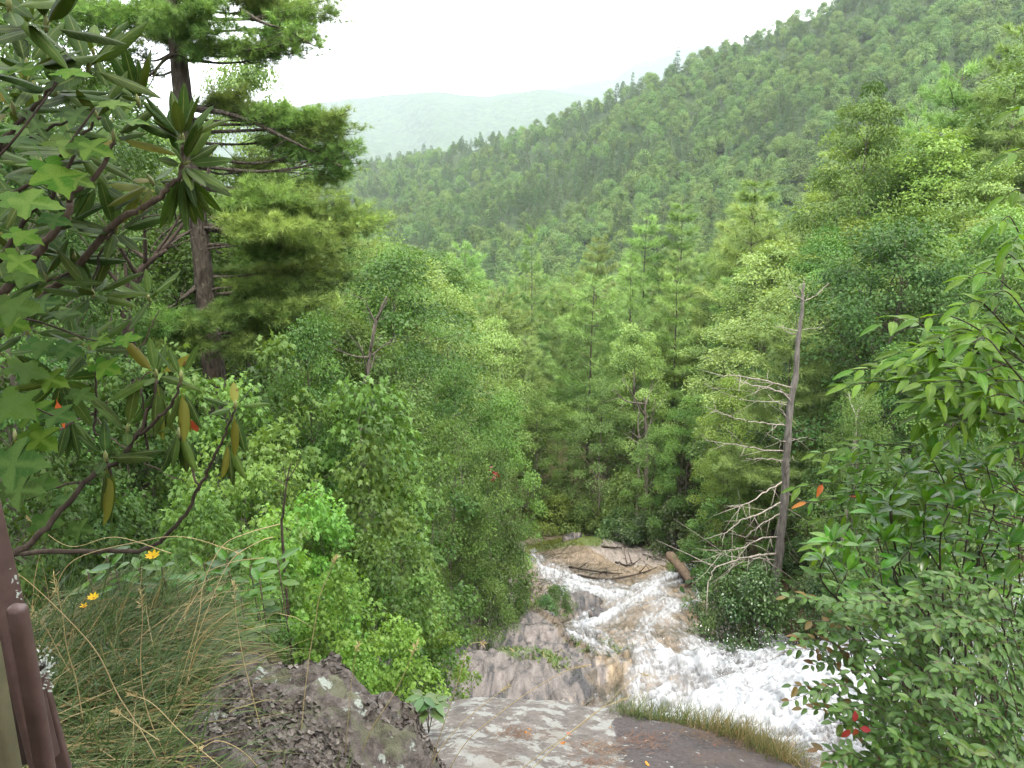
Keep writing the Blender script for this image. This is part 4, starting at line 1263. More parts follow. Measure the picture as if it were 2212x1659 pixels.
# slim leaning stems with bare forks
def bare_stem(pts, Y, r, label, name='slim_tree', mat='bark', forks=9, seed=1, cat='tree'):
    rg = np.random.default_rng(seed)
    pp = [at(x, y, Y) for x, y in pts]
    g = float(h_ground(pp[0].x, pp[0].y))
    org = np.array([pp[0].x, pp[0].y, min(g, pp[0].z) - .1])
    root = empty(name, tuple(org), label, cat)
    path = smooth_path([tuple(org)] + [tuple(p) for p in pp], 6)
    V, T = tube(path, np.linspace(r, r * .25, len(path)), 8)
    link('trunk', mesh_np('trunk', V - org, T, M[mat], np.full(len(V), .5), True), root)
    for k in range(forks):
        i = rg.integers(len(path) // 3, len(path) - 2)
        L = r * rg.uniform(7, 16)
        d = np.array([rg.normal(), rg.normal() * .6, abs(rg.normal()) * .8 + .3]); d /= np.linalg.norm(d)
        e = path[i] + d * L
        q = smooth_path([path[i], path[i] + d * L * .5 + rg.normal(0, .06 * L, 3), e], 5)
        V, T = tube(q, np.linspace(r * .35, r * .08, len(q)), 5)
        mb = MB(); mb.add(V - org, T)
        for s in range(3):
            j = rg.integers(3, len(q)); e2 = q[j] + (d + rg.normal(0, .7, 3)) * L * .3
            V, T = tube([q[j], e2], [r * .12, r * .05], 4); mb.add(V - org, T)
        link('branch', mb.mesh('branch', M[mat], True), root)
    return root
bare_stem([(778, 960), (784, 900), (792, 830), (800, 760), (815, 690), (835, 640)], 12.2, .050, 'slim pale trunk with bare forks leaning right, between the maples of the left bank', forks=14, seed=3)
bare_stem([(612, 1190), (612, 1110), (620, 1040), (628, 1000)], 5.0, .012, 'thin dark sapling stem standing in the bright leaves above the boulder', 'sapling_stem', 'twig_dark', 4, 5, 'sapling')
bare_stem([(1396, 1010), (1396, 960), (1394, 900), (1392, 860)], 43, .17, 'slender pale grey trunk under the airy pale tree', mat='bark', forks=4, seed=8)
bare_stem([(1380, 1000), (1384, 960), (1378, 925), (1380, 890)], 43.5, .08, 'whitish dead stem with crooked twigs left of the slender pale trunk', mat='deadwood', forks=10, seed=9)
bare_stem([(1765, 1290), (1768, 1240), (1778, 1170), (1790, 1120)], 21.5, .13, 'short straight trunk between the snag and the glossy shrub', forks=2, seed=10)
bare_stem([(1915, 770), (1913, 720), (1912, 700), (1905, 680)], 30, .26, 'dark forked trunk inside the spreading tree at the right', mat='twig_dark', forks=5, seed=11)
bare_stem([(1845, 960), (1848, 910), (1855, 880)], 20, .055, 'pale blotched trunk in the shade right of the snag', mat='bark_pale', forks=3, seed=12)
bare_stem([(275, 700), (283, 640), (300, 590), (330, 560), (360, 540)], 10.5, .09, 'dark leaning trunk left of the great pine', mat='twig_dark', forks=8, seed=13)

# ------------------------------------------------------------------ the dead snag
def snag():
    Y0 = 19.5
    pts = [(1672, 1268), (1684, 1190), (1692, 1100), (1698, 1000), (1706, 900), (1718, 800), (1726, 720), (1734, 650), (1738, 612)]
    pp = [at(x, y, Y0) for x, y in pts]
    g = float(h_ground(pp[0].x, pp[0].y))
    org = np.array([pp[0].x, pp[0].y, min(g - .2, pp[0].z - .3)])
    root = empty('dead_tree', tuple(org), 'tall bare dead tree with broken silvery branches over the torrent', 'dead tree')
    path = smooth_path([tuple(org)] + [tuple(p) for p in pp], 6)
    w = np.interp(np.linspace(0, 1, len(path)), [0, .12, .5, .8, 1], [.150, .125, .092, .052, .020]) * (1 + .10 * np.sin(np.arange(len(path)) * 1.7))
    V, T = tube(path, w, 12)
    V[:, 0] += .035 * fbm(V[:, 2] * .9, V[:, 1] * .1, 2, 3) + .012 * fbm(V[:, 2] * 6, V[:, 1] * 9, 2, 4)
    link('trunk', mesh_np('trunk', V - org, T, M['dead_trunk'], np.full(len(V), .5), True), root)
    rg = np.random.default_rng(21)
    br = [  # polyline in picture units, depth change, radius, twigs
        ([(1738, 640), (1728, 622), (1736, 606)], 0, .035, 2), ([(1736, 650), (1715, 632), (1705, 618)], -.6, .035, 2), ([(1738, 650), (1760, 640), (1790, 610)], .5, .03, 3),
        ([(1728, 715), (1690, 708), (1672, 704)], -.5, .03, 1), ([(1724, 722), (1700, 716), (1690, 700)], .3, .025, 1), ([(1728, 712), (1780, 706)], .4, .02, 1),
        ([(1714, 838), (1650, 822), (1590, 812), (1560, 812)], -1.0, .05, 8), ([(1712, 856), (1660, 840), (1615, 828), (1585, 818)], .4, .05, 6), ([(1710, 868), (1690, 845), (1680, 835)], -.4, .05, 1),
        ([(1708, 878), (1680, 870), (1660, 855)], .5, .04, 2), ([(1704, 868), (1650, 868), (1600, 862), (1540, 838), (1520, 830)], -1.4, .022, 9), ([(1700, 905), (1688, 880), (1690, 862)], .2, .035, 1),
        ([(1698, 920), (1640, 912), (1590, 905), (1545, 888)], -1.0, .04, 7), ([(1704, 930), (1680, 905)], .4, .035, 1),
        ([(1700, 955), (1670, 945), (1655, 935)], -.7, .03, 2), ([(1704, 955), (1740, 945), (1760, 950)], .6, .02, 3),
        ([(1694, 975), (1640, 970), (1580, 960), (1525, 950)], -1.2, .045, 8), ([(1706, 945), (1730, 955), (1748, 975)], .5, .03, 3),
        ([(1694, 995), (1650, 990), (1610, 992)], -.7, .04, 4), ([(1692, 1000), (1672, 990)], .4, .03, 1),
        ([(1690, 1040), (1655, 1062), (1610, 1090), (1575, 1095)], -1.4, .05, 10), ([(1692, 1030), (1705, 1000), (1712, 985)], -.4, .045, 2),
        ([(1686, 1085), (1640, 1110), (1600, 1125), (1570, 1150), (1555, 1155)], -1.6, .05, 10), ([(1684, 1110), (1650, 1130), (1610, 1160)], -.8, .045, 6),
        ([(1684, 1095), (1720, 1110), (1760, 1140), (1800, 1165)], .8, .035, 7), ([(1690, 1060), (1730, 1080), (1770, 1090)], .5, .025, 6),
        ([(1680, 1195), (1640, 1200), (1590, 1210), (1545, 1230), (1530, 1255)], -2.0, .07, 16), ([(1680, 1160), (1640, 1165), (1600, 1185), (1560, 1190)], -1.5, .05, 10), ([(1676, 1210), (1620, 1205), (1570, 1200), (1550, 1185)], -2.4, .045, 12),
    ]
    for pts, dyy, r, tw in br:
        n = len(pts); r = r * .45; tw = int(tw * 1.25)
        q = [at(x, y, Y0 + dyy * i / (n - 1)) for i, (x, y) in enumerate(pts)]
        q = smooth_path(q, 6)
        q[1:] += rg.normal(0, .014, (len(q) - 1, 3))
        V, T = tube(q, np.linspace(r, r * .28, len(q)), 6)
        mb = MB(); mb.add(V - org, T)
        L = np.linalg.norm(q[-1] - q[0])
        for k in range(tw):
            i = rg.integers(2, len(q)); d = unit((q[-1] - q[0])[None])[0] + rg.normal(0, .8, 3) + [0, 0, -.15]
            e = q[i] + d * L * rg.uniform(.08, .26)
            m_ = (q[i] + e) / 2 + rg.normal(0, .03, 3)
            V, T = tube([q[i], m_, e], [r * .4, r * .25, r * .1], 4); mb.add(V - org, T)
        link('branch', mb.mesh('branch', M['deadwood'], True), root)
snag()

# fallen log and driftwood on the right bank
def stick(name, pts, r, mat, label, cat, group=None, twigs=0, seed=1, taper=.5, k=9):
    rg = np.random.default_rng(seed)
    q = smooth_path(pts, 6); org = q.mean(0)
    V, T = tube(q, np.linspace(r, r * taper, len(q)), k)
    V = V + .12 * r * fbm(V[:, 0] * 3 / r * .2, V[:, 2] * 3 / r * .2, 2, seed)[:, None] * rg.normal(size=3)
    mb = MB(); mb.add(V - org, T)
    L = np.linalg.norm(q[-1] - q[0])
    for t in range(twigs):
        i = rg.integers(2, len(q)); d = unit((q[-1] - q[0])[None])[0] * .6 + rg.normal(0, .6, 3)
        e = q[i] + d * L * rg.uniform(.12, .35)
        V, T = tube([q[i], (q[i] + e) / 2 + rg.normal(0, .04 * L, 3), e], [r * .5, r * .3, r * .12], 5); mb.add(V - org, T)
    o = link(name, mb.mesh(name, M[mat], True), None, tuple(org))
    return tag(o, label, cat, group)
stick('fallen_log', [at(1448, 1200, 31.5), at(1472, 1228, 29.5), at(1497, 1262, 27.5)], .22, 'log', 'broken brown log leaning into the bushes beside the falls', 'log', twigs=2, seed=4, taper=.85)
for i, (pts, Ys, lab) in enumerate([([(1250, 1243), (1310, 1252), (1380, 1240), (1420, 1225)], (33, 34), 'longest dark driftwood branch across the middle of the pale far rock'), ([(1230, 1225), (1290, 1235), (1345, 1240)], (34, 34.5), 'thin dark driftwood branch above the longest one'),
        ([(1390, 1195), (1420, 1205), (1455, 1215)], (33, 32.5), 'grey driftwood twigs tangled by the brown log'), ([(1330, 1215), (1360, 1222), (1385, 1205)], (35, 35), 'crooked driftwood branch under the dark bush'),
        ([(1300, 1180), (1330, 1183), (1350, 1180)], (37.5, 38), 'short dark driftwood branch high on the pale far rock')]):
    pp = []
    for j, (x, y) in enumerate(pts):
        h = hit(x, y + 4, h_rock, 20); pp.append((h.x, h.y, h.z + .10))
    stick('driftwood', pp, .05, 'twig_dark' if i != 2 else 'deadwood', lab, 'driftwood', None, 6 if i != 2 else 16, 30 + i, .3)

# ------------------------------------------------------------------ stones and plants on the rock bed
def stone(name, px, py, Y, rx, ry, rz, label, mat, seed, rot=0.0, sub=40, rough=.18, zoff=0.0):
    c = at(px, py, Y)
    th, ph = np.meshgrid(np.linspace(0, 2 * math.pi, sub), np.linspace(0, math.pi, sub // 2), indexing='ij')
    def sg(a): return np.sign(a) * np.abs(a) ** .75
    d = np.stack([sg(np.cos(th)) * np.sin(ph) ** .8, sg(np.sin(th)) * np.sin(ph) ** .8, sg(np.cos(ph))], -1)
    n = 1 + rough * fbm(d[..., 0] * 1.6 + seed, d[..., 1] * 1.6 + d[..., 2] * 2.1, 4, seed) + .4 * rough * (ridged(d[..., 2] * 3 + d[..., 0], d[..., 1] * 2, 3, seed + 5) - .7)
    V = d * n[..., None] * [rx, ry, rz]
    cr, sr = math.cos(rot), math.sin(rot)
    V = np.stack([V[..., 0] * cr - V[..., 1] * sr, V[..., 0] * sr + V[..., 1] * cr, V[..., 2]], -1).reshape(-1, 3)
    o = link(name, mesh_np(name, V, grid_faces(sub, sub // 2), M[mat], np.full(len(V), .5), True, {'tan': np.full(len(V), .12), 'moss': np.full(len(V), .1)}), None, (c.x, c.y, c.z + zoff))
    return tag(o, label, 'boulder')
stone('boulder', 1168, 1352, 19.5, .48, .5, .34, 'brown boulder with a flat top perched on the grey rock below the bushes', 'rock', 3, .3)
stone('boulder', 1262, 1318, 24.0, .62, .8, .46, 'rounded dark grey boulder split by white water', 'rock', 8, .2)
stone('boulder', 1305, 1338, 22.5, .42, .5, .22, 'low dark boulder washed by foam below the rounded grey one', 'rock', 9, .6)
stone('boulder', 1245, 1398, 18.2, .30, .45, .32, 'cracked upright boulder right of the flat topped one', 'rock', 13, .9)
stone('boulder', 1240, 1172, 40, .62, .7, .38, 'pale mossy boulder at the lip of the last rock', 'rock', 15, .1)
stone('boulder', 1278, 1183, 39, .5, .5, .28, 'pinkish boulder beside the mossy one at the lip', 'rock', 19, .5)
BU(1205, 1268, 22, 40, 'round green bush alone on the grey rock left of the foam', 0, 'maple_dark')
BU(1180, 1290, 21.5, 30, 'small bush leaning at the left foot of the round one', 2, 'laurel')
BU(1100, 1322, 18.0, 36, 'dark green bush above the moss on the grey rock', 1, 'laurel')
BU(1120, 1300, 18.6, 30, 'upright bush behind the dark green one on the grey rock', 2, 'maple_dark')

def blade_mesh(name, P, D, L, W, curve, mat, tint, seg=3):
    """ribbons of grass from P, leaning along D, bending down"""
    n = len(P)
    D = unit(D); side = unit(np.cross(D, np.array([0, 0, 1.0])) + .3 * rng.normal(size=(n, 3)))
    V = []
    for s in range(seg + 1):
        t = s / seg
        c = P + D * (L * t)[:, None] + np.array([0, 0, -1.0]) * (curve * L * t ** 2)[:, None] + side * (.10 * L * t * t)[:, None]
        w = (W * (1 - t) ** .7)[:, None] * side
        if s < seg: V += [c - w, c + w]
        else: V += [c]
    k = 2 * seg + 1
    A = np.stack(V, 1).reshape(-1, 3)
    f = []
    for s in range(seg - 1): f += [(2 * s, 2 * s + 1, 2 * s + 3), (2 * s, 2 * s + 3, 2 * s + 2)]
    f.append((2 * seg - 2, 2 * seg - 1, 2 * seg))
    T = (np.array(f)[None] + (np.arange(n) * k)[:, None, None]).reshape(-1, 3)
    return mesh_np(name, A, T, mat, np.asarray(tint).repeat(k))
def grass_mat():
    m, n, l = new_mat('grass_blade')
    a = N_(n, 'ShaderNodeAttribute', attribute_name='tint')
    c = ramp(n, l, a.outputs['Fac'], [(0, (.035, .075, .018)), (.4, (.085, .14, .035)), (.62, (.15, .17, .055)), (.8, (.28, .20, .08)), (1, (.42, .33, .17))])
    p = n.new('ShaderNodeBsdfPrincipled'); l.new(c, p.inputs[0]); p.inputs['Roughness'].default_value = .45; p.inputs['Specular IOR Level'].default_value = .4
    t = n.new('ShaderNodeBsdfTranslucent'); l.new(c, t.inputs[0])
    mx = n.new('ShaderNodeMixShader'); mx.inputs[0].default_value = .3
    l.new(p.outputs[0], mx.inputs[1]); l.new(t.outputs[0], mx.inputs[2])
    o = n.new('ShaderNodeOutputMaterial'); l.new(mx.outputs[0], o.inputs[0])
    return m
M['grass'] = grass_mat()

def moss_pad(pts, r, label, seed, n=260):
    rg = np.random.default_rng(seed)
    P = []
    for (x, y) in pts:
        h = hit(x, y, h_rock, 8); P.append((h.x, h.y))
    P = np.array(P); c0 = P.mean(0)
    q = P[rg.integers(0, len(P), n)] + rg.normal(0, r * .5, (n, 2))
    B = np.stack([q[:, 0], q[:, 1], h_rock(q[:, 0], q[:, 1]) - .02], 1)
    org = np.array([c0[0], c0[1], float(h_rock(c0[0], c0[1]))])
    D = rg.normal(size=(n, 3)) * .6 + [0, 0, 1]
    me = blade_mesh('moss', B - org, D, rg.uniform(.10, .24, n), np.full(n, .018), np.full(n, .4), M['grass'], np.clip(rg.normal(.45, .12, n), 0, .75), 2)
    return tag(link('moss_clump', me, None, tuple(org)), label, kind='stuff')
moss_pad([(1170, 1412), (1185, 1416), (1200, 1428), (1203, 1438)], .22, 'bright green moss clump alone in the middle of the grey rock', 1)
moss_pad([(1120, 1405), (1130, 1415), (1105, 1400)], .25, 'yellow-green moss under the dark green bush', 2)
moss_pad([(1242, 1388), (1265, 1405)], .18, 'small moss clump in the crack right of the flat boulder', 3, 160)
moss_pad([(1320, 1400), (1335, 1408)], .2, 'thin moss strip by the edge of the running water', 4, 160)
moss_pad([(1170, 1190), (1200, 1180), (1225, 1178), (1285, 1172), (1295, 1180)], .6, 'long band of yellow moss and grass along the lip of the last rock', 5, 900)

# ------------------------------------------------------------------ the near slab
def slab_top(x, Y):
    z = -3.28 - .46 * (Y - 3.8) - .10 * np.maximum(0, Y - 4.8) ** 1.5
    z = z - .06 * x - .11 * np.maximum(0, x - .75) ** 1.7
    z = z - .20 * np.maximum(0, -.3 - x)
    return z + .05 * fbm(x * .9, Y * .9, 3, 201) + .012 * fbm(x * 6, Y * 6, 3, 207)
NSx, NSy = 330, 260
sx = np.linspace(-1.6, 4.6, NSx); sy = np.linspace(0, 1, NSy)
X, Tt_ = np.meshgrid(sx, sy, indexing='ij')
yb = 5.35 - .12 * X - .10 * np.maximum(0, X - .8) ** 2 + .12 * perlin(X * 1.3, X * 0, 5) + .04 * perlin(X * 5, X * 0, 6)
yb = np.maximum(yb, 3.4)
Y = 2.0 + (yb - 2.0) * np.minimum(Tt_ / .85, 1) + .35 * np.maximum(0, Tt_ - .85) / .15
Z = slab_top(X, Y) - np.where(Tt_ > .85, 1, 0) * ((np.maximum(0, Tt_ - .85) / .15) ** .8) * 2.6
Z = Z + .02 * ridged(X * 2, Z * 4, 3, 77) * (Tt_ > .85)
def slab_material():
    m, n, l = new_mat('lichened_slab')
    v = mapped(n, l)
    a = noise_(n, l, 2.2, 6, .62, v, .4); b = noise_(n, l, 7, 7, .7, v, .3); f = noise_(n, l, 38, 5, .7, v); g = noise_(n, l, 1.1, 3, .5, v)
    base = ramp(n, l, b, [(.28, (.068, .061, .057)), (.48, (.112, .102, .094)), (.62, (.15, .137, .127)), (.75, (.19, .178, .167))])
    fine = ramp(n, l, f, [(.3, (.55, .52, .50)), (.6, (1.05, 1.03, 1.02))])
    c = mixc(n, l, .8, base, fine, 'MULTIPLY')
    pale = ramp(n, l, math_(n, l, 'MULTIPLY_ADD', b, .5, math_(n, l, 'MULTIPLY', noise_(n, l, 4.3, 7, .68, v, .5), .5)), [(.515, (0, 0, 0)), (.535, (1, 1, 1))])
    c = mixc(n, l, pale, c, mixc(n, l, f, (.15, .152, .142), (.235, .24, .222)))
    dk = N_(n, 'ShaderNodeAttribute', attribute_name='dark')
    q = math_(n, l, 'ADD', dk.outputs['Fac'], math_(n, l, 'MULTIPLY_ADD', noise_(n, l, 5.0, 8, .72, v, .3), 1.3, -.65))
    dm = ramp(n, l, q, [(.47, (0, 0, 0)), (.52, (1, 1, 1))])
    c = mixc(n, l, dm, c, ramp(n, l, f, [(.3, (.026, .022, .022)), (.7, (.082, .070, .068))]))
    spot = ramp(n, l, noise_(n, l, 17, 3, .6, v, .4), [(.655, (0, 0, 0)), (.675, (1, 1, 1))])
    c = mixc(n, l, spot, c, (.24, .25, .23))
    ru = ramp(n, l, math_(n, l, 'MULTIPLY', g, a), [(.30, (0, 0, 0)), (.36, (.28, .28, .28))])
    c = mixc(n, l, ru, c, (.11, .075, .052))
    p = n.new('ShaderNodeBsdfPrincipled'); l.new(c, p.inputs[0]); p.inputs['Roughness'].default_value = .8; p.inputs['Specular IOR Level'].default_value = .25
    h = math_(n, l, 'MULTIPLY_ADD', f, .35, b)
    l.new(bump_(n, l, h, .7, .03), p.inputs['Normal'])
    o = n.new('ShaderNodeOutputMaterial'); l.new(p.outputs[0], o.inputs[0])
    return m
M['slab'] = slab_material()
DX, DY = proj(X, Y, Z)
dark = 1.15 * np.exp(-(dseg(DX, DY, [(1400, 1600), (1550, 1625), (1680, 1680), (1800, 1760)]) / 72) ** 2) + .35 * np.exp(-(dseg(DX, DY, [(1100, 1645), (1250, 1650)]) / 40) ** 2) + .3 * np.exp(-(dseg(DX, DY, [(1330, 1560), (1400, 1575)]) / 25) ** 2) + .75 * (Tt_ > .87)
slab = link('rock_slab', mesh_np('rock_slab', np.stack([X, Y, Z], -1).reshape(-1, 3), grid_faces(NSx, NSy), M['slab'], smooth=True, attrs={'dark': dark.ravel()}))
tag(slab, 'broad pinkish grey slab with pale lichen and a dark patch above the torrent', 'rock')
def on_slab(dx, dy): return hit(dx, dy, slab_top, 2.2)

# grass tufts along the rim of the slab
for i, (dx, dy, w, n, lab) in enumerate([(1370, 1548, .13, 260, 'grass tuft at the left end of the slab rim'), (1418, 1556, .09, 120, 'small sparse grass tuft second along the slab rim'), (1490, 1568, .15, 380, 'bushy green grass tuft third along the slab rim'),
        (1550, 1584, .15, 420, 'orange-tipped grass tuft in the middle of the slab rim'), (1610, 1602, .15, 420, 'dry tawny grass tuft right of the middle of the slab rim'), (1660, 1624, .14, 380, 'tall tawny grass tuft near the right end of the slab rim'), (1700, 1648, .12, 240, 'last green grass tuft at the right end of the slab rim')]):
    c = on_slab(dx, dy); rg = np.random.default_rng(900 + i)
    B = np.stack([np.clip(rg.normal(0, w, n), -2 * w, 2 * w) * .7, np.clip(rg.normal(0, w * .5, n), -w, w), np.full(n, -.03)], 1)
    B[:, 2] = slab_top(c.x + B[:, 0], c.y + B[:, 1]) - c.z - .01
    D = rg.normal(size=(n, 3)) * [.35, .35, .1] + [.05, 0, 1]
    t = np.clip(rg.normal(.50 if i < 3 else .70, .16, n), .1, 1)
    me = blade_mesh('blades', B, D, rg.uniform(.12, .32, n), np.full(n, .0024), rg.uniform(.05, .45, n), M['grass'], t)
    tag(link('grass_tuft', me, None, tuple(c)), lab, 'grass tuft', 'grass tufts along the slab rim')

# dead leaves and drifts of needles on the slab
def dead_leaf_mesh(seed):
    rg = np.random.default_rng(seed); V = []; k = 12
    out = [(0, 0), (.2, .16), (.32, .12), (.5, .3), (.62, .16), (.8, .2), (1, 0), (.8, -.18), (.62, -.15), (.5, -.28), (.32, -.12), (.2, -.15)]
    V = [(x - .5, y, .22 * (y * 2) ** 2 + .10 * math.sin(x * 5 + seed) + rg.normal(0, .03)) for x, y in out] + [(0, 0, -.02)]
    T = [(k, i, (i + 1) % k) for i in range(k)]
    return mesh_np('dead_leaf', np.array(V), np.array(T), M['orange'], np.full(13, rg.uniform(0, 1)))
DLM = [dead_leaf_mesh(s) for s in range(4)]
for i, (dx, dy, s, lab) in enumerate([(1136, 1590, .075, 'orange dead leaf nearest the left end of the needle drift'), (1232, 1593, .07, 'bright orange dead leaf alone near the back of the slab'), (1145, 1578, .05, 'small orange leaf above the needle drift'), (1320, 1580, .06, 'brown-orange leaf stuck in needles right of the bright orange one'),
        (1398, 1696 - 10, .05, 'pinkish leaf at the bottom of the slab on the dark patch'), (1657, 1615, .075, 'orange leaf lying at the foot of the tall tawny tuft'), (1695, 1640, .05, 'small leaf beside the last grass tuft'), (1540, 1612, .04, 'pale pink leaf left on the dark patch'), (1590, 1585, .05, 'pale leaf by the middle grass tuft'), (1513, 1640, .05, 'dull orange leaf low on the dark patch'), (1706, 1643, .05, 'peach coloured leaf on the far right of the slab'), (1215, 1608, .05, 'tan leaf right of the needle drift')]):
    c = on_slab(dx, min(dy, 1655))
    o = link('dead_leaf', DLM[i % 4], None, (c.x, c.y, c.z + .012)); o.scale = (s, s, s); o.rotation_euler = (R.gauss(0, .25), R.gauss(0, .25), R.uniform(0, 6.28))
    tag(o, lab, 'leaf', 'dead leaves on the slab')
for i, (pts, n, lab) in enumerate([([(1085, 1603), (1110, 1595), (1140, 1590)], 170, 'rusty drift of pine needles left of the middle of the slab'), ([(1250, 1620), (1290, 1625), (1330, 1618)], 200, 'drift of brown needles in the middle of the slab'), ([(1345, 1595), (1390, 1610), (1440, 1620)], 220, 'drift of rust coloured needles beside the dark patch'), ([(1460, 1578), (1520, 1592), (1590, 1612), (1640, 1635)], 420, 'reddish bed of needles under the grass tufts of the rim'), ([(1230, 1655), (1330, 1650)], 150, 'thin scatter of needles at the front of the slab')]):
    rg = np.random.default_rng(950 + i); n = int(n * .55)
    C = np.array([tuple(on_slab(*p))[:2] for p in pts])
    q = np.stack([np.interp(rg.uniform(0, len(C) - 1, n), np.arange(len(C)), C[:, j]) for j in range(2)], 1) + rg.normal(0, .05, (n, 2))
    z = slab_top(q[:, 0], q[:, 1]) + rg.uniform(.004, .022, n)
    org = np.array([*C.mean(0), float(slab_top(*C.mean(0)))])
    a = rg.normal(.4, .8, n)
    D = np.stack([np.cos(a), np.sin(a), rg.normal(0, .12, n)], 1)
    me = blade_mesh('needles', np.stack([q[:, 0], q[:, 1], z], 1) - org, D, rg.uniform(.05, .11, n), np.full(n, .0022), np.zeros(n), M['rust_needles'], rg.uniform(0, 1, n), 2)
    tag(link('needle_drift', me, None, tuple(org)), lab, kind='stuff')

# ------------------------------------------------------------------ the lichened boulder
def boulder_top(x, Y):
    z = -1.70 - .05 * (Y - 2.0)
    e = sstep(2.45, 3.05, Y + .35 * (x + .8) + .10 * perlin(x * 3, Y * 3, 4))
    z = z - 1.5 * e ** 1.5
    rgt = np.maximum(0, x + .62 + .10 * (Y - 2.2))
    z = z - .55 * rgt - 2.2 * np.maximum(0, x + .36 + .05 * perlin(Y * 4, Y * 0, 8)) ** 1.2
    z = z - .15 * sstep(-.9, -1.3, x)
    return z + .06 * fbm(x * 2.2, Y * 2.2, 5, 301, .58) + .05 * (ridged(x * 2.5 + Y, Y * 3.5, 3, 305) - .6) + .016 * (ridged(x * 9, Y * 11, 3, 307) - .6) + .008 * fbm(x * 24, Y * 24, 2, 309)
gxb = np.linspace(-1.75, .12, 300); gyb = np.linspace(1.5, 3.3, 260)
X, Y = np.meshgrid(gxb, gyb, indexing='ij')
Z = np.maximum(boulder_top(X, Y), -4.6)
def boulder_material():
    m, n, l = new_mat('lichened_boulder')
    v = mapped(n, l)
    a = noise_(n, l, 6, 6, .65, v, .5); b = noise_(n, l, 24, 6, .7, v); f = noise_(n, l, 55, 5, .75, v)
    c = ramp(n, l, b, [(.30, (.055, .047, .043)), (.5, (.135, .118, .108)), (.68, (.22, .20, .185))])
    c = mixc(n, l, .7, c, ramp(n, l, f, [(.3, (.55, .53, .52)), (.7, (1.2, 1.18, 1.15))]), 'MULTIPLY')
    gm = ramp(n, l, a, [(.54, (0, 0, 0)), (.62, (.9, .9, .9))])
    c = mixc(n, l, gm, c, (.15, .155, .10))
    pl = ramp(n, l, noise_(n, l, 8.5, 7, .72, v, .6), [(.60, (0, 0, 0)), (.63, (1, 1, 1))])
    c = mixc(n, l, pl, c, mixc(n, l, f, (.30, .34, .30), (.44, .48, .43)))
    p = n.new('ShaderNodeBsdfPrincipled'); l.new(c, p.inputs[0]); p.inputs['Roughness'].default_value = .85; p.inputs['Specular IOR Level'].default_value = .2
    l.new(bump_(n, l, math_(n, l, 'MULTIPLY_ADD', f, .5, b), 1.0, .03), p.inputs['Normal'])
    o = n.new('ShaderNodeOutputMaterial'); l.new(p.outputs[0], o.inputs[0])
    return m
M['boulder'] = boulder_material()
org = np.array([-.9, 2.3, -1.8])
bl = link('lichened_boulder', mesh_np('lichened_boulder', np.stack([X, Y, Z], -1).reshape(-1, 3) - org, grid_faces(*X.shape), M['boulder'], smooth=True), None, tuple(org))
tag(bl, 'big brown boulder crusted with curled lichen at the bottom left of centre', 'boulder')
# curled flakes of dark lichen
def flake(seed):
    rg = np.random.default_rng(seed); k = 9
    V = [(0, 0, 0)]; 
    for i in range(k):
        a = i / k * 6.283; r = rg.uniform(.6, 1.1); V.append((math.cos(a) * r * .5, math.sin(a) * r * .5, .10 + rg.uniform(.05, .2)))
    for i in range(k):
        a = i / k * 6.283; r = rg.uniform(.9, 1.25); V.append((math.cos(a) * r, math.sin(a) * r, rg.uniform(.15, .75)))
    T = [(0, 1 + i, 1 + (i + 1) % k) for i in range(k)]
    for i in range(k):
        j = (i + 1) % k; T += [(1 + i, 1 + k + i, 1 + k + j), (1 + i, 1 + k + j, 1 + j)]
    return np.array(V), np.array(T)
m_, n_, l_ = new_mat('dark_lichen')
a_ = N_(n_, 'ShaderNodeAttribute', attribute_name='tint')
p_ = n_.new('ShaderNodeBsdfPrincipled'); l_.new(ramp(n_, l_, a_.outputs['Fac'], [(0, (.032, .026, .022)), (.6, (.10, .083, .070)), (1, (.18, .16, .14))]), p_.inputs[0])
p_.inputs['Roughness'].default_value = .7; o_ = n_.new('ShaderNodeOutputMaterial'); l_.new(p_.outputs[0], o_.inputs[0]); M['lichen'] = m_
mb = MB(); rg = np.random.default_rng(77)
n = 24000
q = np.stack([rg.uniform(-1.4, 0, n), rg.uniform(1.6, 3.0, n)], 1)
dens = sstep(.10, .45, fbm(q[:, 0] * 2.6, q[:, 1] * 2.6, 3, 411) + .25 * sstep(2.2, 2.6, q[:, 1]) + .25 * sstep(-.9, -.5, q[:, 0]))
q = q[rg.uniform(size=n) < dens * .75]
z = boulder_top(q[:, 0], q[:, 1]); e = .01
nx = (boulder_top(q[:, 0] + e, q[:, 1]) - z) / e; ny = (boulder_top(q[:, 0], q[:, 1] + e) - z) / e
Nn = unit(np.stack([-nx, -ny, np.ones(len(q))], 1))
okk = z > -2.9
q, z, Nn = q[okk], z[okk], Nn[okk]
for s in range(6):
    sel = np.arange(len(q)) % 6 == s
    fl = flake(40 + s)
    V, T = cloud(np.stack([q[sel, 0], q[sel, 1], z[sel] + .001], 1), Nn[sel] + rg.normal(0, .35, (sel.sum(), 3)), rg.normal(size=(sel.sum(), 3)), rg.uniform(.0035, .011, sel.sum()), fl)
    mb.add(V - org, T, np.clip(rg.normal(.45, .25, sel.sum()), 0, 1).repeat(len(fl[0])))
tag(link('lichen_flakes', mb.mesh('lichen_flakes', M['lichen']), bl), kind='stuff')
# russet leaf lying on the boulder
c = hit(515, 1648, boulder_top, 1.6)
o = link('dead_leaf', dead_leaf_mesh(9), None, (c.x, c.y, c.z + .015)); o.scale = (.1, .07, .09); o.rotation_euler = (.2, .1, .3)
o.material_slots[0].link = 'OBJECT'; o.material_slots[0].material = leaf_mat('russet_leaf', (.16, .05, .025), (.22, .075, .035), .5, .1, .4)
tag(o, 'curled russet leaf lying on the lichen boulder at the bottom edge', 'leaf')
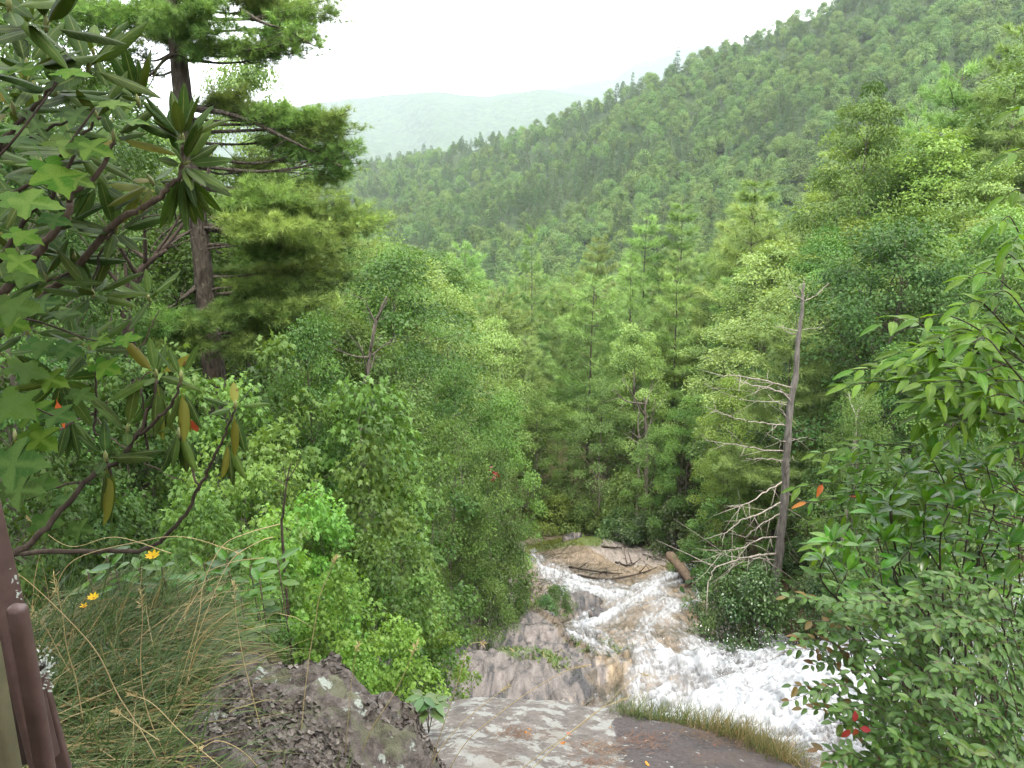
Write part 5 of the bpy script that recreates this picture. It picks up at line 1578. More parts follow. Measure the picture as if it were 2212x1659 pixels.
# ------------------------------------------------------------------ leaves of the near plants
def leaf_grid(name, L, W, mat, nu=6, fold=.12, curl=.10, tipx=.5, roll=0.0, wave=0.0, point=1.0, seed=0):
    """one near leaf: stalk, blade folded along the midrib, 3 wide; local x to the tip, z up"""
    rg = np.random.default_rng(seed)
    V, T = [], []
    st = .10; AC, AL = [], []
    for i in range(nu + 1):
        t = i / nu
        w = W * .5 * (math.sin(math.pi * min(1, (t ** tipx) * .97 + .03)) ** point) if 0 < i < nu else W * .04
        x = L * (st + (1 - st) * t)
        z = -curl * L * t * t + wave * L * math.sin(t * 9 + seed)
        lift = fold * w * 2
        for j, s in enumerate((-1, -.55, 0, .55, 1)):
            zz = z + lift * abs(s) - roll * w * max(0, abs(s) - .4) * 2.2
            V.append((x, s * w * (1 - .12 * roll * (abs(s) > .9)), zz)); AC.append(s); AL.append(t)
    for i in range(nu):
        for j in range(4):
            a = i * 5 + j
            T.append((a, a + 5, a + 6, a + 1))
    b = len(V); r = W * .03
    V += [(0, -r, 0), (0, r, 0), (L * st, r, 0), (L * st, -r, 0)]
    T.append((b, b + 1, b + 2, b + 3))
    V = np.array(V); T = np.array(T)
    T3 = np.concatenate([T[:, [0, 1, 2]], T[:, [0, 2, 3]]])
    AC += [0, 0, 0, 0]; AL += [0, 0, 0, 0]
    return mesh_np(name, V, T3, mat, np.full(len(V), rg.uniform(.1, .9)), True, {'across': AC, 'along': AL})

def frame(D, N):
    D = Vector(D).normalized(); N = Vector(N)
    N = (N - D * N.dot(D))
    if N.length < 1e-4: N = D.orthogonal()
    N.normalize(); B = N.cross(D)
    return Matrix(((D.x, B.x, N.x), (D.y, B.y, N.y), (D.z, B.z, N.z))).to_4x4()

class Plant:
    """a near plant: Empty, stems, up to 300 leaves as parts and the rest joined"""
    def __init__(s, name, org, label, cat, leaf_name='leaf', limit=298):
        s.root = empty(name, tuple(org), label, cat); s.org = np.array(org, float)
        s.leaf_name = leaf_name; s.items = []; s.limit = limit
    def stem(s, path, r, mat, name='stem', k=7):
        V, T = tube(path, r, k)
        return link(name, mesh_np(name, V - s.org, T, M[mat], np.full(len(V), .5), True), s.root)
    def leaf(s, me, P, D, N, S=1.0, mat=None, label=None):
        s.items.append((me, Vector(P) - Vector(s.org), frame(D, N), S, mat, label))
    def done(s, key=None):
        it = sorted(s.items, key=lambda q: -q[3] * (q[0]['size'] if 'size' in q[0] else 1) / max(.5, (q[1] + Vector(s.org)).length) - (10 if q[4] or q[5] else 0))
        for me, P, Mx, S, mat, label in it[:s.limit]:
            o = link(s.leaf_name, me, s.root)
            o.matrix_local = Matrix.Translation(P) @ Mx @ Matrix.Scale(S, 4)
            if mat:
                o.material_slots[0].link = 'OBJECT'; o.material_slots[0].material = M[mat]
            if label: o['label'] = label
        if len(it) > s.limit:
            mb = MB(); ats = {'across': [], 'along': []}
            for me, P, Mx, S, mat, label in it[s.limit:]:
                for kk_ in ats:
                    q_ = np.zeros(len(me.vertices), np.float32)
                    if kk_ in me.attributes: me.attributes[kk_].data.foreach_get('value', q_)
                    ats[kk_].append(q_)
                v = np.empty(len(me.vertices) * 3); me.vertices.foreach_get('co', v); v = v.reshape(-1, 3) * S
                li = np.empty(len(me.loops), int); me.loops.foreach_get('vertex_index', li)
                R3 = np.array(Mx.to_3x3())
                mb.add(v @ R3.T + np.array(P), li.reshape(-1, 3), R.random())
            sm = mb.mesh('small_leaves', it[-1][0].materials[0], True)
            for kk_ in ats:
                A_ = sm.attributes.new(kk_, 'FLOAT', 'POINT'); A_.data.foreach_set('value', np.concatenate(ats[kk_]))
            tag(link('small_leaves', sm, s.root), kind='stuff')

# ------------------------------------------------------------------ rhododendron
RL = [leaf_grid('rhododendron_leaf', .168, .042, M['rhodo'], 7, (.10, .16, .06, .2)[i], (.06, .16, -.03, .10)[i], .85, (.25, .5, .1, .8)[i], .004, .62, i) for i in range(4)]
RLD = [leaf_grid('rhododendron_leaf', .160, .040, M['rhodo'], 7, .1, (.05, .12)[i], .85, (.9, .6)[i], .004, .62, 10 + i) for i in range(2)]
def whorl(pl, dx, dy, Y, n, size, axis=(0, -.25, 1), spread=(50, 95), yellow=0.0, hang=0.0, a0=0, arc=6.283, bud=True):
    c = at(dx, dy, Y); ax = Vector(axis).normalized()
    u = ax.orthogonal().normalized(); v = ax.cross(u)
    for i in range(n):
        a = a0 + arc * (i + R.uniform(-.3, .3)) / n
        ph = math.radians(R.uniform(*spread))
        side = u * math.cos(a) + v * math.sin(a)
        D = ax * math.cos(ph) + side * math.sin(ph)
        D = (D + Vector((0, 0, -hang)) + Vector((R.gauss(0, .08), R.gauss(0, .08), R.gauss(0, .08)))).normalized()
        Nn = ax * .8 + side * (.9 if hang > .6 else -.15) + Vector((0, -.25, .25))
        me = R.choice(RLD if hang > .6 else RL)
        y = R.random() < yellow * .5
        pl.leaf(me, c + D * .012, D, Nn, size * .92 * R.uniform(.72, 1.12), 'rhodo_yellow' if y else None)
    if bud:
        V, T = tube([c - ax * .01, c + ax * .012, c + ax * .030], [.004, .007, .001], 6)
        link('bud', mesh_np('bud', V - pl.org, T, M['bud'], np.full(len(V), .5), True), pl.root)
M['bud'] = plain_mat('bud_scale', (.22, .24, .09), .5, .4)
def path_px(pts):
    return smooth_path([tuple(at(x, y, Y)) for x, y, Y in pts], 6)
rb = at(-160, 760, 2.5); 
rp = Plant('rhododendron', (rb.x, rb.y, -1.75), 'big glossy rhododendron leaning in from the left with whorls of long dark leaves', 'shrub')
def rstem(pts, r0, r1, mat='twig', name='stem'):
    p = path_px(pts)
    p[1:] += rng.normal(0, .003, (len(p) - 1, 3))
    rp.stem(p, np.linspace(r0, r1, len(p)) * .72, mat, name)
V0 = tuple(rp.org)
# main limbs (picture x, y, distance)
rstem([(-160, 860, 2.4), (-60, 700, 2.4), (46, 590, 2.35), (110, 510, 2.3), (151, 454, 2.3), (155, 419, 2.3), (211, 373, 2.32), (246, 306, 2.35)], .022, .008)
rstem([(-120, 800, 2.6), (40, 690, 2.6), (110, 630, 2.55), (158, 584, 2.5), (246, 486, 2.45), (338, 430, 2.4), (366, 401, 2.4), (391, 373, 2.4), (395, 312, 2.4)], .022, .007)
rstem([(-160, 900, 2.5), (-60, 640, 2.4), (0, 560, 2.3), (60, 470, 2.25), (110, 420, 2.2), (160, 330, 2.2), (210, 250, 2.2)], .014, .005, 'twig_dark')
rstem([(-150, 500, 2.2), (-20, 330, 2.1), (60, 250, 2.1), (120, 180, 2.1)], .012, .005, 'twig_dark')
rstem([(-140, 420, 2.3), (0, 320, 2.3), (90, 290, 2.3), (180, 240, 2.3)], .010, .004, 'twig_dark')
rstem([(-100, 1240, 2.0), (40, 1190, 2.1), (116, 1121, 2.15), (197, 1030, 2.2), (260, 991, 2.25), (324, 889, 2.3), (341, 820, 2.3)], .016, .006, 'twig_dark')
rstem([(260, 991, 2.25), (300, 940, 2.25), (340, 905, 2.2), (373, 871, 2.2), (391, 825, 2.2)], .009, .005, 'twig_dark')
rstem([(20, 1195, 2.5), (150, 1190, 2.5), (300, 1190, 2.5), (350, 1165, 2.5), (394, 1121, 2.5), (430, 1050, 2.5), (454, 1005, 2.5), (489, 935, 2.5), (507, 885, 2.5)], .013, .005, 'twig_dark')
rstem([(-80, 1020, 2.4), (0, 991, 2.4), (100, 940, 2.45), (197, 893, 2.5), (270, 840, 2.5), (330, 800, 2.5)], .009, .003)
rstem([(240, 1030, 2.3), (222, 960, 2.3), (205, 920, 2.3), (208, 830, 2.3), (205, 790, 2.3)], .006, .004, 'twig_dark')
rstem([(320, 1000, 2.3), (312, 900, 2.3), (306, 840, 2.3)], .006, .004, 'twig_dark')
rstem([(197, 893, 2.5), (260, 960, 2.5), (330, 1010, 2.5), (400, 1040, 2.5)], .004, .002)
rstem([(430, 1060, 2.5), (410, 1000, 2.5), (387, 935, 2.5)], .006, .004, 'twig')
rstem([(246, 486, 2.45), (215, 560, 2.45), (200, 640, 2.45)], .006, .004, 'twig_dark')
rstem([(158, 584, 2.5), (120, 600, 2.4), (99, 612, 2.4)], .006, .004)
rstem([(60, 1080, 2.2), (130, 1050, 2.2), (200, 1045, 2.25)], .007, .004, 'twig_dark')
rstem([(300, 760, 2.9), (330, 700, 2.9), (345, 670, 2.9)], .004, .002, 'twig')
up = (0, -.2, 1)
whorl(rp, 395, 305, 2.4, 15, 1.0, (.12, -.35, 1), (18, 100))
whorl(rp, 396, 355, 2.4, 13, 1.05, (.75, -.3, .25), (25, 100), .08)
whorl(rp, 392, 372, 2.42, 7, 1.0, (.3, -.2, -.8), (20, 75), .2, .6)
whorl(rp, 300, 225, 2.55, 9, 1.0, (0, -.3, 1), (5, 70))
whorl(rp, 246, 300, 2.35, 9, .95, (.2, -.4, .8), (35, 100), .1)
whorl(rp, 190, 150, 2.3, 8, 1.15, (.5, -.4, .8), (30, 95))
whorl(rp, 100, 60, 2.0, 9, 1.3, (.3, -.3, .9), (30, 100), .1)
whorl(rp, 20, 20, 1.9, 8, 1.35, (.3, -.3, .9), (30, 100), .1)
whorl(rp, 60, 150, 2.2, 9, 1.1, (.2, -.3, .9), (40, 105))
whorl(rp, 120, 200, 2.3, 9, 1.05, (.3, -.3, .9), (40, 105))
whorl(rp, 30, 240, 2.3, 8, 1.1, (.2, -.4, .9), (50, 110), .1)
whorl(rp, 210, 255, 2.4, 8, .9, (0, -.4, .9), (30, 100))
whorl(rp, 170, 330, 2.5, 9, 1.0, (.2, -.3, .9), (50, 115), .1)
whorl(rp, 90, 360, 2.5, 8, 1.0, (.2, -.3, .9), (50, 115))
whorl(rp, 215, 395, 2.55, 9, .95, (.3, -.3, .7), (50, 115), .2)
whorl(rp, 330, 395, 2.5, 8, .9, (-.2, -.3, .7), (50, 120), .25)
whorl(rp, 150, 480, 2.45, 8, 1.0, (.2, -.3, .9), (40, 110), .1)
whorl(rp, 250, 500, 2.5, 9, 1.0, (.4, -.3, .8), (40, 100), .1)
whorl(rp, 40, 550, 2.4, 9, 1.0, (.1, -.3, .9), (30, 100), .1)
whorl(rp, 100, 605, 2.4, 9, 1.0, (.1, -.4, 1), (25, 100), .25)
whorl(rp, 202, 640, 2.45, 12, 1.1, (.1, -.3, 1), (25, 105), .1)
whorl(rp, 160, 560, 2.5, 8, .95, (.3, -.3, .8), (50, 110), .1)
whorl(rp, 20, 650, 2.5, 8, 1.0, (.2, -.3, .9), (50, 110))
whorl(rp, 195, 755, 2.5, 10, 1.0, (.2, -.3, .8), (45, 115), .25)
whorl(rp, 130, 820, 2.45, 9, .95, (.2, -.3, -.2), (30, 100), .3, .5)
whorl(rp, 60, 720, 2.5, 8, .95, (.2, -.3, .8), (50, 110))
whorl(rp, 338, 812, 2.35, 10, .88, (.2, -.4, .8), (50, 125), .25, .15)
whorl(rp, 341, 830, 2.3, 6, .95, (0, -.2, -1), (8, 40), .3, .9, bud=False)
whorl(rp, 391, 818, 2.2, 4, .62, (.2, -.2, 1), (10, 45), .2)
whorl(rp, 392, 838, 2.2, 5, .92, (.1, -.2, -1), (10, 50), .25, .9, bud=False)
whorl(rp, 387, 930, 2.5, 8, .92, (0, -.2, -1), (15, 60), .2, .9)
whorl(rp, 508, 880, 2.5, 5, .75, (.25, -.2, 1), (20, 85), .3)
whorl(rp, 506, 890, 2.5, 4, .95, (.1, -.2, -1), (10, 40), .5, .9, bud=False)
whorl(rp, 494, 947, 2.48, 7, 1.05, (.1, -.2, -1), (10, 48), .3, .9, bud=False)
whorl(rp, 229, 990, 2.2, 5, .85, (.2, -.3, 1), (40, 80), .2)
whorl(rp, 230, 1002, 2.2, 6, 1.15, (0, -.2, -1), (6, 30), .3, .9, bud=False)
whorl(rp, 275, 930, 2.3, 6, .9, (.2, -.2, .6), (20, 70), .25)
whorl(rp, 32, 935, 2.6, 7, .85, (0, -.2, -1), (20, 60), .35, .9)
whorl(rp, 150, 900, 2.6, 7, .9, (.1, -.2, -1), (20, 70), .3, .8)
for q in range(34):
    x_ = R.choice([R.uniform(-40, 330), R.uniform(-40, 180)]); y_ = R.uniform(20, 900)
    if x_ > 250 and y_ < 230: continue
    whorl(rp, x_, y_, R.uniform(2.7, 3.6), R.randrange(8, 12), R.uniform(.85, 1.05), (R.gauss(.1, .3), -.3, .9), (35, 115), .05)
c = at(412, 905, 2.3)
rp.leaf(leaf_grid('withered_leaf', .05, .034, M['red'], 5, .2, .3, .7, .5, .03, .8, 3), c, (.1, .2, -1), (0, -1, .3), 1.1, None, 'crumpled red-orange dead leaf caught on the twigs')
c = at(122, 862, 2.4)
rp.leaf(leaf_grid('withered_leaf', .10, .028, M['orange'], 5, .2, .1, .7, .4, .01, .8, 4), c, (.05, 0, -1), (0, -1, .1), 1.0, None, 'orange dying leaf hanging down')
rp.done()

# ------------------------------------------------------------------ near maple boughs at the left
def big_maple(seed):
    rg = np.random.default_rng(seed)
    half = [(0, .02), (-.10, .16), (-.06, .30), (.05, .40), (.10, .31), (.20, .34), (.24, .24), (.34, .37), (.38, .50), (.47, .55), (.52, .62), (.58, .50), (.56, .36), (.60, .26), (.68, .30), (.76, .22), (.84, .20), (.90, .09), (1.05, 0)]
    out = half + [(x, -y) for x, y in half[-2::-1]]
    V = [(x + rg.normal(0, .012), y + rg.normal(0, .012), -.10 * (x - .35) ** 2 * 2 + .10 * abs(y) - .22 * y * y + .02 * math.sin(9 * x + 5 * y + seed)) for x, y in out]
    k = len(V); V += [(.12, 0, 0), (.45, 0, -.02), (.75, 0, -.05)]
    T = []
    for i in range(k - 1):
        cx = (V[i][0] + V[i + 1][0]) / 2
        c = k + (0 if cx < .28 else (1 if cx < .66 else 2))
        T.append((i, i + 1, c))
    def cen(i):
        cx = (V[i][0] + V[i + 1][0]) / 2
        return k + (0 if cx < .28 else (1 if cx < .66 else 2))
    for i in range(k - 2):
        a, b = cen(i), cen(i + 1)
        if a != b: T.append((i + 1, b, a))
    b = len(V); V += [(-.45, -.010, .02), (-.45, .010, .02), (.02, .010, 0), (.02, -.010, 0)]
    T += [(b, b + 1, b + 2), (b, b + 2, b + 3)]
    Va = np.array(V)
    an = np.arctan2(np.abs(Va[:, 1]), Va[:, 0] + .02)
    ac = np.abs(np.sin(an * 1.0)) * np.minimum(np.abs(an - 0), np.abs(an - .86)) * 2.2
    return mesh_np('maple_leaf', Va, np.array(T), M['near_maple'], np.full(len(V), rg.uniform(.1, .9)), False, {'across': ac, 'along': np.hypot(Va[:, 0], Va[:, 1])})
ML = [big_maple(s) for s in range(5)]
mo = at(-260, 620, 1.9)
mp = Plant('maple_bough', (mo.x, mo.y, mo.z), 'low maple boughs with large bright lobed leaves crossing the rhododendron at the left edge', 'branch')
for pts, r in [([(-260, 620, 1.9), (-80, 480, 1.85), (60, 400, 1.8), (120, 350, 1.8), (205, 235, 1.85)], .006), ([(-260, 620, 1.9), (-100, 400, 1.8), (0, 335, 1.75), (125, 180, 1.8)], .005),
               ([(-260, 640, 1.9), (-60, 420, 1.85), (0, 445, 1.7)], .004), ([(-260, 640, 1.9), (-60, 700, 1.9), (60, 690, 1.95), (200, 735, 2.0), (290, 740, 2.0)], .004), ([(-260, 700, 1.9), (-80, 860, 1.8), (40, 870, 1.8), (120, 900, 1.85)], .004), ([(-260, 700, 1.8), (-100, 960, 1.5), (-20, 1000, 1.45)], .004)]:
    p = path_px(pts); mp.stem(p, np.linspace(r, r * .4, len(p)), 'twig_dark')
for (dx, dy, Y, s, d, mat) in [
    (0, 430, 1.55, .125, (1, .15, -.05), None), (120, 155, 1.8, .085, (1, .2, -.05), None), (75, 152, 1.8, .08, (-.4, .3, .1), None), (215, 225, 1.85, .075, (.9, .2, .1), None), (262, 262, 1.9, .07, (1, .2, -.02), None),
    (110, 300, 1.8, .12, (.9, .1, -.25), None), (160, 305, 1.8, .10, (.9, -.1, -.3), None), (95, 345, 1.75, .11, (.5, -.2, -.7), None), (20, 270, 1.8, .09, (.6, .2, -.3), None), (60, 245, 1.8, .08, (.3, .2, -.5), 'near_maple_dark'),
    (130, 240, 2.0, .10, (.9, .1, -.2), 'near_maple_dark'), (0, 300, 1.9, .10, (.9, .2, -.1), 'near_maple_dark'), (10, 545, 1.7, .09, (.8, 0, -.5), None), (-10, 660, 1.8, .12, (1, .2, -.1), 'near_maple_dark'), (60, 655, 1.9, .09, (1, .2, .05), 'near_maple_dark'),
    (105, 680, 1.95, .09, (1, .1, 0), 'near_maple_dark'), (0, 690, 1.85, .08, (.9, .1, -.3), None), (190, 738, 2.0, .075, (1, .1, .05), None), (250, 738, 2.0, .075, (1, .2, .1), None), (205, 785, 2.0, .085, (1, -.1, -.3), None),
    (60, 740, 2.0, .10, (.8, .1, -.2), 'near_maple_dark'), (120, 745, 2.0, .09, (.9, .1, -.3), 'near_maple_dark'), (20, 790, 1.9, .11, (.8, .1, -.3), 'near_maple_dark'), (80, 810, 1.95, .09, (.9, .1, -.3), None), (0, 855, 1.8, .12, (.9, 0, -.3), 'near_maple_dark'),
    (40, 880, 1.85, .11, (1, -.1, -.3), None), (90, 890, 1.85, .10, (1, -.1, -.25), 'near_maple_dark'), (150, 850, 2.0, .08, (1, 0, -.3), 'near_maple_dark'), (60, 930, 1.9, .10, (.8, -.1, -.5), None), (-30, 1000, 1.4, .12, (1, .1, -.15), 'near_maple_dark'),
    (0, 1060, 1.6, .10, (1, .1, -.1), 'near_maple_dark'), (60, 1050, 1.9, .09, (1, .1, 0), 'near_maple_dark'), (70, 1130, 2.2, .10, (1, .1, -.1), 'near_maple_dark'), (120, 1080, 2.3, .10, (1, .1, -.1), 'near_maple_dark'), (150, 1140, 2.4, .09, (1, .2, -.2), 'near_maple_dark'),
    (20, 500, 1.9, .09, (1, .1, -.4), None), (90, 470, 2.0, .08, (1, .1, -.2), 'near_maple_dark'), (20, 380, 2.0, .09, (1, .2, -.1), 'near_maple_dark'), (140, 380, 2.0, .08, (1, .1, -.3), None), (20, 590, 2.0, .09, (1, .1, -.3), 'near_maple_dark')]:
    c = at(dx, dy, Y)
    mp.leaf(ML[R.randrange(5)], c, Vector(d) + Vector((R.gauss(0, .1), R.gauss(0, .1), R.gauss(0, .05))), (R.gauss(0, .15), -.45 + R.gauss(0, .15), 1), s * .88, mat)
mp.done()

# ------------------------------------------------------------------ shrubs at the right
LL = [leaf_grid('long_leaf', .125, .040, M['long_leaf'], 7, (.18, .1, .25)[i], (.12, .25, .05)[i], .78, 0, .006, .8, 20 + i) for i in range(3)]
GL = [leaf_grid('glossy_leaf', .098, .036, M['glossy_leaf'], 6, (.15, .25, .1)[i], (.08, .2, 0)[i], 1.0, .1, .003, .75, 30 + i) for i in range(3)]
SL = [leaf_grid('small_leaf', .058, .026, M['small_leaf'], 5, (.15, .25, .08)[i], (.10, .22, .03)[i], .85, 0, .004, .75, 40 + i) for i in range(3)]

def spray(pl, pts, r, leaves, spacing, size, droop=.35, skip=.2, mat='twig_dark', lm=None, lift=.25, lab=None, two=True, jit=.3):
    p = path_px(pts)
    pl.stem(p, np.linspace(r, r * .3, len(p)), mat)
    seg = np.linalg.norm(np.diff(p, axis=0), axis=1); cum = np.concatenate([[0], np.cumsum(seg)]); L = cum[-1]
    s = L * skip; k = 0
    while s <= L:
        P = np.array([np.interp(s, cum, p[:, j]) for j in range(3)]); P2 = np.array([np.interp(min(L, s + .02), cum, p[:, j]) for j in range(3)])
        Dt = Vector(P2 - P + 1e-6 * np.ones(3)).normalized() if s < L - .02 else Vector(p[-1] - p[-3]).normalized()
        S_ = Dt.cross(Vector((0, -.2, 1))).normalized()
        sg = 1 if k % 2 else -1
        D = Dt * R.uniform(.4, .9) + S_ * sg * R.uniform(.6, 1.0) + Vector((0, 0, -droop * R.uniform(.4, 1.6) + .15))
        N = Vector((R.gauss(0, jit), -.35 + R.gauss(0, jit), 1)) + S_ * sg * .15
        pl.leaf(leaves[R.randrange(len(leaves))], P, D, N, size * R.uniform(.7, 1.15), (lm if not callable(lm) else lm(s / L)))
        s += spacing * R.uniform(.6, 1.3); k += 1
    D = Vector(p[-1] - p[-3]).normalized()
    pl.leaf(leaves[0], p[-1], D + Vector((0, 0, -.2)), (0, -.3, 1), size * .9, (lm if not callable(lm) else lm(1)))

lo = at(2420, 1500, 3.2)
lp = Plant('leafy_shrub', (lo.x, lo.y, lo.z - .6), 'tall shrub with long pointed bright green leaves reaching in from the right edge', 'shrub')
tips = [  # tip x, y, distance; root y
    (1835, 832, 3.2, 900), (1905, 700, 3.3, 880), (1985, 690, 3.2, 840), (2010, 760, 3.0, 860), (1850, 800, 3.3, 860), (1940, 780, 3.1, 900), (2090, 600, 3.2, 780), (2080, 660, 3.0, 800), (2150, 560, 3.3, 740), (2140, 640, 3.0, 820),
    (2160, 480, 3.2, 700), (2175, 420, 3.3, 600), (2190, 520, 2.9, 700), (2040, 830, 2.9, 900), (1980, 870, 3.0, 930), (2060, 900, 2.9, 960), (2100, 740, 2.8, 880), (2130, 860, 2.7, 960), (2040, 720, 3.1, 830), (2190, 240, 3.2, 330), (2185, 330, 3.2, 420)]
for (x, y, Y, ry) in tips:
    rx = 2212 + R.uniform(60, 160)
    m1 = (x * .55 + rx * .45, y * .6 + ry * .4 - R.uniform(5, 25), Y)
    spray(lp, [(rx, ry + 30, Y + R.uniform(-.2, .3)), m1, (x + (rx - x) * .18, y - 8, Y), (x, y, Y)], .0045, LL, .040, .95, .32, .12)
    if x < 2120:
        for q in range(2):
            f = R.uniform(.3, .7); sx_, sy_ = x + (rx - x) * f, y + (ry - y) * f - 8
            spray(lp, [(sx_, sy_, Y), (sx_ - 60, sy_ + R.uniform(-35, 20), Y - .05), (sx_ - R.uniform(90, 140), sy_ + R.uniform(-30, 50), Y - .1)], .0025, LL, .036, .82, .32, .15)
lp.done()
l2 = Plant('leafy_shrub', (lo.x, lo.y + .4, lo.z - .7), 'lower long-leaved shrub whose branch tips hang in front of the dead tree', 'shrub')
for (x, y, Y, ry) in [(1765, 970, 3.6, 1050), (1722, 1042, 3.6, 1120), (1800, 1000, 3.5, 1060), (1850, 960, 3.5, 1040), (1745, 1075, 3.5, 1120), (1900, 1010, 3.4, 1080), (1830, 1060, 3.5, 1130), (1950, 960, 3.4, 1060), (1780, 1110, 3.5, 1150), (1760, 1168, 3.3, 1180), (1890, 1090, 3.3, 1130), (2010, 1010, 3.3, 1090), (2080, 980, 3.2, 1080), (2150, 1020, 3.1, 1100)]:
    rx = 2150 + R.uniform(60, 160)
    spray(l2, [(rx, ry + 20, Y), (x * .5 + rx * .5, y * .5 + ry * .5 - 12, Y), (x + (rx - x) * .2, y, Y), (x, y + 10, Y)], .004, LL, .05, .74, .45, .12, lm=lambda t: 'orange' if R.random() < .012 else None)
    for q in range(2):
        f = R.uniform(.15, .6); sx_, sy_ = x + (rx - x) * f, y + (ry - y) * f - 5
        spray(l2, [(sx_, sy_, Y), (sx_ - 45, sy_ + R.uniform(-25, 25), Y - .05), (sx_ - R.uniform(70, 110), sy_ + R.uniform(-20, 50), Y - .1)], .0022, LL, .042, .68, .45, .1)
l2.done()

# glossy shrub with whorled leaves
go_ = at(2120, 1560, 3.0)
gp = Plant('glossy_shrub', (go_.x, go_.y, go_.z - .5), 'upright shrub with clusters of glossy oval leaves above the small-leaved bush', 'shrub')
for (x, y, Y, n) in [(1960, 1020, 3.1, 9), (2010, 985, 3.1, 8), (2070, 1010, 3.0, 9), (2130, 1000, 3.0, 9), (2190, 1040, 3.0, 9), (1925, 1085, 3.1, 9), (1890, 1110, 3.1, 9), (2000, 1080, 3.0, 9), (2060, 1090, 2.9, 9), (2120, 1080, 2.9, 9), (2190, 1110, 2.9, 9), (1985, 1125, 3.0, 8),
                     (1800, 1170, 3.0, 8), (1850, 1180, 3.0, 9), (1910, 1165, 3.0, 9), (1970, 1180, 2.95, 8), (2040, 1160, 2.9, 9), (2110, 1170, 2.9, 8), (2180, 1180, 2.85, 9), (1780, 1205, 2.95, 7), (1830, 1235, 2.9, 7), (1900, 1230, 2.9, 7), (1990, 1240, 2.9, 6), (2080, 1240, 2.8, 6), (2170, 1250, 2.8, 6), (1860, 1290, 2.9, 6), (1960, 1300, 2.9, 6), (1830, 1330, 2.85, 6), (1900, 1375, 2.85, 6)]:
    c = at(x, y, Y)
    bx = 1960 + (x - 1960) * .45 + 60
    p = path_px([(bx, 1560, Y + .1), (bx * .5 + x * .5 + R.uniform(-50, 50), y * .5 + 760, Y + .05), (x + R.uniform(-40, 40), y + R.uniform(60, 110), Y), (x, y, Y)])
    gp.stem(p, np.linspace(.005, .0022, len(p)), 'twig_dark')
    for q in range(7):
        f = R.uniform(.45, .92); pq = Vector(p[int(f * (len(p) - 1))])
        a = R.uniform(0, 6.28); gp.leaf(GL[q % 3], pq, (math.cos(a), math.sin(a), R.uniform(-.2, .5)), (R.gauss(0, .2), -.3, 1), R.uniform(.7, 1.0))
    for i in range(n):
        a = i * 2.4 + R.uniform(-.3, .3); ph = math.radians(R.uniform(25, 90))
        D = Vector((math.cos(a) * math.sin(ph), math.sin(a) * math.sin(ph), math.cos(ph)))
        gp.leaf(GL[i % 3], c + Vector((0, 0, -.02 * (i > 5))) + D * .004, D, Vector((-D.x * .3, -D.y * .3 - .2, 1)), R.uniform(.75, 1.1) * (1 if y < 1200 else .9))
gp.done()

# small-leaved bush at the bottom right
so = at(2140, 1740, 2.4)
sp_ = Plant('small_leaved_bush', (so.x, so.y, so.z - .3), 'dense bush of small dull green leaves with reddish tips before the white torrent', 'bush')
red_tip = lambda t: ('reddish_leaf' if R.random() < .55 * max(0, t - .35) else None)
for (x, y, Y) in [(1700, 1290, 2.8), (1745, 1340, 2.7), (1700, 1400, 2.8), (1735, 1380, 2.7), (1712, 1480, 2.7), (1735, 1530, 2.6), (1800, 1300, 2.7), (1850, 1280, 2.6), (1880, 1340, 2.6), (1830, 1380, 2.6), (1900, 1300, 2.5), (1960, 1290, 2.6), (2020, 1270, 2.5), (2080, 1250, 2.5), (2140, 1270, 2.4), (2190, 1290, 2.4),
                  (1790, 1480, 2.5), (1840, 1450, 2.5), (1900, 1420, 2.4), (1950, 1380, 2.4), (2010, 1350, 2.4), (2070, 1330, 2.3), (2130, 1350, 2.3), (2190, 1380, 2.3), (1800, 1560, 2.4), (1860, 1520, 2.4), (1920, 1500, 2.3), (1980, 1460, 2.3), (2040, 1430, 2.2), (2100, 1430, 2.2), (2170, 1450, 2.2),
                  (1840, 1640, 2.3), (1900, 1590, 2.3), (1960, 1560, 2.2), (2020, 1530, 2.2), (2080, 1520, 2.1), (2140, 1530, 2.1), (2190, 1560, 2.1), (1930, 1650, 2.2), (2000, 1630, 2.1), (2060, 1610, 2.1), (2130, 1620, 2.0), (2190, 1650, 2.0), (1770, 1620, 2.4)]:
    rx, ry = 2120 + (x - 1950) * .35 + R.uniform(-40, 40), min(1740, y + 260)
    mx_, my_ = x * .55 + rx * .45, y * .7 + ry * .3
    spray(sp_, [(rx, ry, Y + .15), (mx_ + 20, my_ + 30, Y + .1), (x + (rx - x) * .25, y + 14, Y), (x, y, Y)], .0035, SL, .021, .84, .25, .25, 'twig', lm=(red_tip if x < 1800 else None))
    for q in range(3):
        f = R.uniform(.08, .65); sx_, sy_ = x + (rx - x) * f, y + (my_ - y) * f + 10
        spray(sp_, [(sx_, sy_, Y + .03), (sx_ - 30, sy_ - R.uniform(0, 30), Y), (sx_ - R.uniform(40, 100), sy_ - R.uniform(-25, 50), Y - .04)], .002, SL, .020, .78, .25, .15, 'twig', lm=(red_tip if x < 1780 else None))
for i, (dx, dy, D) in enumerate([(1838, 1575, (-.4, .1, -.6)), (1848, 1570, (.1, .1, -1)), (1856, 1572, (.9, .1, -.3)), (1846, 1560, (-.1, -.1, .9))]):
    sp_.leaf(SL[i % 3], at(dx, dy, 2.2), D, (0, -.8, .6), .78, 'red', 'scarlet leaf of the one red sprig')
sp_.done()

